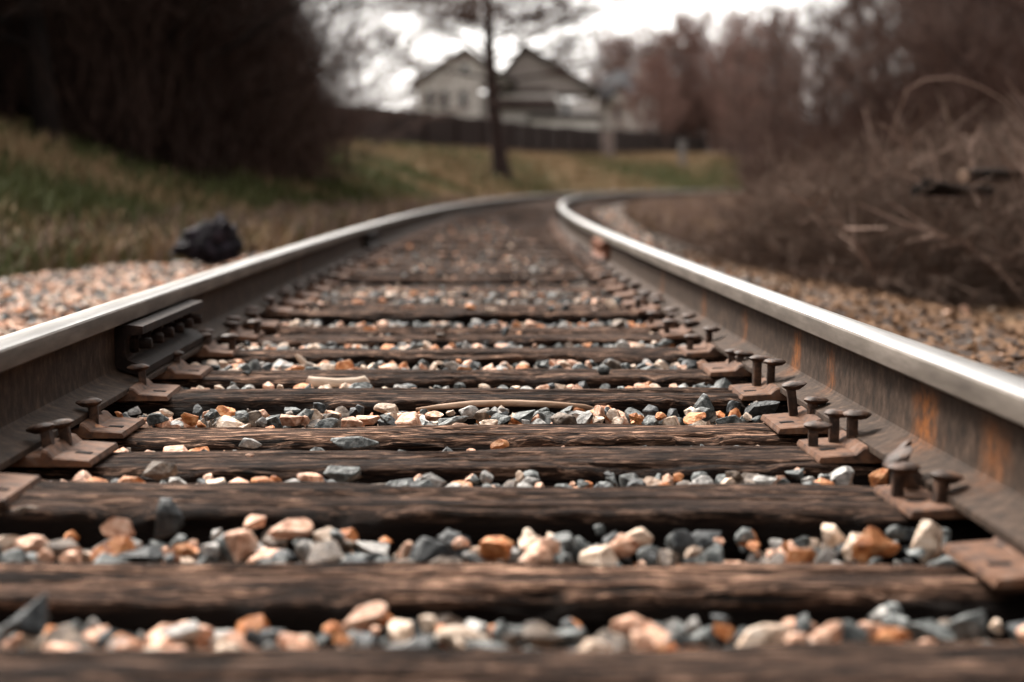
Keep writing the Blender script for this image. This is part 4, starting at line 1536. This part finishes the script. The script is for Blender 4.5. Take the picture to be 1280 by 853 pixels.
# ------------------------------------------------------------------ fence, boxes, houses
M_fence = mat('fence_boards', [(.3, (.008, .0045, .0038)), (.5, (.016, .009, .0075)), (.75, (.03, .018, .015))], scale=4, stretch=(4, 4, .4), rough=.85, bump=.3)
fl = [(-21, 70), (-7.4, 91), (3.75, 116), (13.5, 147), (24.5, 184), (30, 205)]
fence = empty('board_fence', (fl[1][0], fl[1][1], gz(*fl[1])))
tag(fence, 'long dark brown board fence along the top of the far bank', 'fence')
inv = Vector(fence.location)
for (a, b) in zip(fl, fl[1:]):
    a_ = Vector((*a, 0)); b_ = Vector((*b, 0))
    L = (b_ - a_).length
    npan = int(L / 5) + 1
    dr = (b_ - a_).normalized(); nrm = Vector((-dr.y, dr.x, 0))
    for k in range(npan):
        u0 = a_.lerp(b_, k / npan); u1 = a_.lerp(b_, (k + 1) / npan)
        bm = bmesh.new()
        nb = 22
        for j in range(nb):
            p = u0.lerp(u1, (j + .5) / nb)
            z = gz(p.x, p.y)
            hgt = 2.25 + R.uniform(-.03, .03)
            w_ = (u1 - u0).length / nb * .97
            bm_box(bm, Vector((p.x, p.y, z + hgt / 2 - .1)) - inv + nrm * (.012 if j % 2 else 0), (w_, .02, hgt + .2), rot=Matrix.Rotation(math.atan2(dr.y, dr.x), 3, 'Z'))
        obj_bm('board_panel', bm, M_fence, fence)
        bm = bmesh.new()
        z = gz(u0.x, u0.y)
        bm_box(bm, Vector((u0.x, u0.y, z + .95)) - inv - nrm * .08, (.1, .1, 2.1), rot=Matrix.Rotation(math.atan2(dr.y, dr.x), 3, 'Z'))
        obj_bm('post', bm, M_fence, fence)

M_cream = mat('siding_cream', [(.3, (.30, .275, .255)), (.6, (.37, .34, .318)), (.8, (.43, .40, .375))], scale=1.2, stretch=(1, 1, 7), rough=.8)
M_white = mat('trim_white', [(.3, (.40, .37, .34)), (.7, (.48, .45, .42))], scale=2, rough=.7)
M_roof = mat('roof_shingle', [(.3, (.02, .016, .015)), (.5, (.035, .029, .027)), (.75, (.055, .048, .046))], scale=3, stretch=(1, 1, 4), rough=.9)
M_roof_grey = mat('roof_grey', [(.3, (.022, .022, .024)), (.6, (.04, .04, .043)), (.8, (.055, .055, .058))], scale=3, rough=.9)
M_roof_brown = mat('roof_brown', [(.3, (.02, .013, .011)), (.6, (.034, .023, .02))], scale=3, rough=.9)
M_shingle = mat('gable_shingle', [(.3, (.13, .11, .10)), (.6, (.19, .165, .15)), (.8, (.25, .22, .205))], scale=2, stretch=(1, 1, 5), rough=.9)
M_glass = mat('window_glass', [(.3, (.03, .035, .04)), (.7, (.05, .055, .06))], scale=2, rough=.15, spec=.6)
M_box = mat('utility_grey', [(.3, (.12, .09, .08)), (.7, (.17, .13, .115))], scale=3, rough=.7)
M_post = mat('post_grey', [(.3, (.09, .08, .075)), (.7, (.14, .125, .12))], scale=3, rough=.8)


def px_box(root, name, m, d, x0, y0, x1, y1, depth, parent=None, off=0):
    """a wall block: facade between two photo columns/rows at distance d, real depth behind"""
    a = at(x0, y1, d); b = at(x1, y0, d)
    bm = bmesh.new()
    c = Vector(((a.x + b.x) / 2, d + depth / 2 + off, (a.z + b.z) / 2))
    bm_box(bm, c - root.location if parent is None or parent is root else c - root.location, (b.x - a.x, depth, b.z - a.z))
    return obj_bm(name, bm, m, parent or root)


def gable(root, name, m, d, x0, x1, xr, yeave, ypeak, depth, over=.45, thick=.55, front=None):
    """roof with its gable end towards the camera: two slabs, plus the triangular wall"""
    A = at(x0, yeave, d); B = at(x1, yeave, d); P = at(xr, ypeak, d)
    bm = bmesh.new()
    for E in (A, B):
        out = (E - P).normalized() * over
        e = E + out
        vs = []
        for y in (d - over, d + depth + over):
            vs += [bm.verts.new(Vector((P.x, y, P.z)) - root.location), bm.verts.new(Vector((e.x, y, e.z)) - root.location),
                   bm.verts.new(Vector((e.x, y, e.z + thick)) - root.location), bm.verts.new(Vector((P.x, y, P.z + thick)) - root.location)]
        for f in ((0, 1, 2, 3), (4, 7, 6, 5), (0, 4, 5, 1), (1, 5, 6, 2), (2, 6, 7, 3), (3, 7, 4, 0)):
            bm.faces.new([vs[i] for i in f])
    ro = obj_bm(name, bm, m, root)
    if front:
        bm = bmesh.new()
        v = [bm.verts.new(Vector((q_.x, y, q_.z)) - root.location) for y in (d, d + depth) for q_ in (A, B, P)]
        bm.faces.new(v[:3]); bm.faces.new(v[3:][::-1])
        for i in range(3):
            bm.faces.new((v[i], v[(i + 1) % 3], v[3 + (i + 1) % 3], v[3 + i]))
        obj_bm('gable_wall', bm, front, root)
    return ro


def window(root, d, x0, y0, x1, y1):
    fr = px_box(root, 'window', M_white, d - .12, x0 - 1, y0 - 1, x1 + 1, y1 + 1, .1)
    px_box(root, 'pane', M_glass, d - .16, x0, y0, x1, y1, .035, parent=fr)
    return fr


D1 = 152.0
h1 = empty('house', (at(600, 233, D1).x, D1, gz(at(600, 233, D1).x, D1)))
tag(h1, 'large pale two-storey house with dark gabled roofs behind the fence and lone tree', 'house')
px_box(h1, 'wall', M_cream, D1, 522, 106, 600, 178, 9)
gable(h1, 'roof', M_roof, D1, 519, 640, 581, 106, 66, 9.2, front=M_cream)
for (x0, x1) in ((533, 541), (551, 560), (575, 583)):
    window(h1, D1, x0, 114, x1, 136)
window(h1, D1, 577, 82, 585, 94)
px_box(h1, 'wall', M_cream, D1 + 2, 600.5, 118, 696, 178, 12)
# main hip roof, its dark slope towards the camera
bm = bmesh.new()
Pk = at(652, 60, D1 + 7); e = [at(612, 136, D1 + 1), at(702, 136, D1 + 1)]
bk = [Vector((e[0].x, D1 + 14, e[0].z)), Vector((e[1].x, D1 + 14, e[1].z))]
vs = [bm.verts.new(p - h1.location) for p in (e[0], e[1], bk[1], bk[0], Pk)]
for a in range(4):
    bm.faces.new((vs[a], vs[(a + 1) % 4], vs[4]))
bm.faces.new(vs[:4][::-1])
obj_bm('hip_roof', bm, M_roof_brown, h1)
px_box(h1, 'wall', M_cream, D1 + 1.2, 697, 128, 742, 178, 8)
gable(h1, 'roof', M_roof, D1 + 3, 612, 744, 655, 116, 62, 8, front=M_shingle)
px_box(h1, 'porch', M_white, D1 - 1, 664, 150, 748, 178, 2.0)
px_box(h1, 'porch_roof', M_roof, D1 - 1.3, 660, 143, 752, 149.6, 2.6)
window(h1, D1 + 1.2, 704, 128, 712, 142)

D2 = 190.0
h2 = empty('house', (at(790, 233, D2).x, D2, gz(at(790, 233, D2).x, D2)))
tag(h2, 'smaller cream house with a plain grey roof and a chimney, right of the large house', 'house')
px_box(h2, 'wall', M_cream, D2, 748, 122, 822, 180, 8)
bm = bmesh.new()
A = at(742, 124, D2 - .6); B = at(800, 120, D2 - .6); C_ = at(796, 84, D2 + 4); E_ = at(752, 98, D2 + 4)
for dz in (0, .25):
    pass
lo = [A, B, C_, E_]
vs = [bm.verts.new(p - h2.location) for p in lo] + [bm.verts.new(p + Vector((0, 0, .25)) - h2.location) for p in lo]
bm.faces.new(vs[:4]); bm.faces.new(vs[4:][::-1])
for i in range(4):
    bm.faces.new((vs[i], vs[(i + 1) % 4], vs[4 + (i + 1) % 4], vs[4 + i]))
obj_bm('roof', bm, M_roof_grey, h2)
gable(h2, 'roof', M_roof_grey, D2 - 1.0, 757, 792, 775, 128, 112, 4, front=M_cream)
px_box(h2, 'chimney', M_cream, D2 + 2, 793, 88, 806, 122, 1.2)
window(h2, D2, 768, 130, 776, 150)
px_box(h2, 'door', M_white, D2 - .08, 783, 132, 790, 168, .07)


def small_box(px, pyt, pyb, w_, d, m, name, lab, cat):
    p = at(px, pyb, d)
    z = gz(p.x, p.y)
    t = at(px, pyt, d).z
    bm = bmesh.new()
    bm_box(bm, (0, 0, (t - z) / 2), (w_, w_ * .8, t - z), .03)
    bm_box(bm, (0, 0, t - z + .03), (w_ * 1.12, w_ * .9, .06), .01)
    o = obj_bm(name, bm, m)
    o.location = (p.x, p.y, z)
    tag(o, lab, cat)


small_box(760, 164, 190, .95, 138, M_box, 'utility_box', 'pale pinkish utility box standing in front of the far fence', 'utility box')
small_box(853, 176, 196, .55, 150, M_post, 'fence_pillar', 'grey pillar at the right end of the dark far fence', 'pillar')
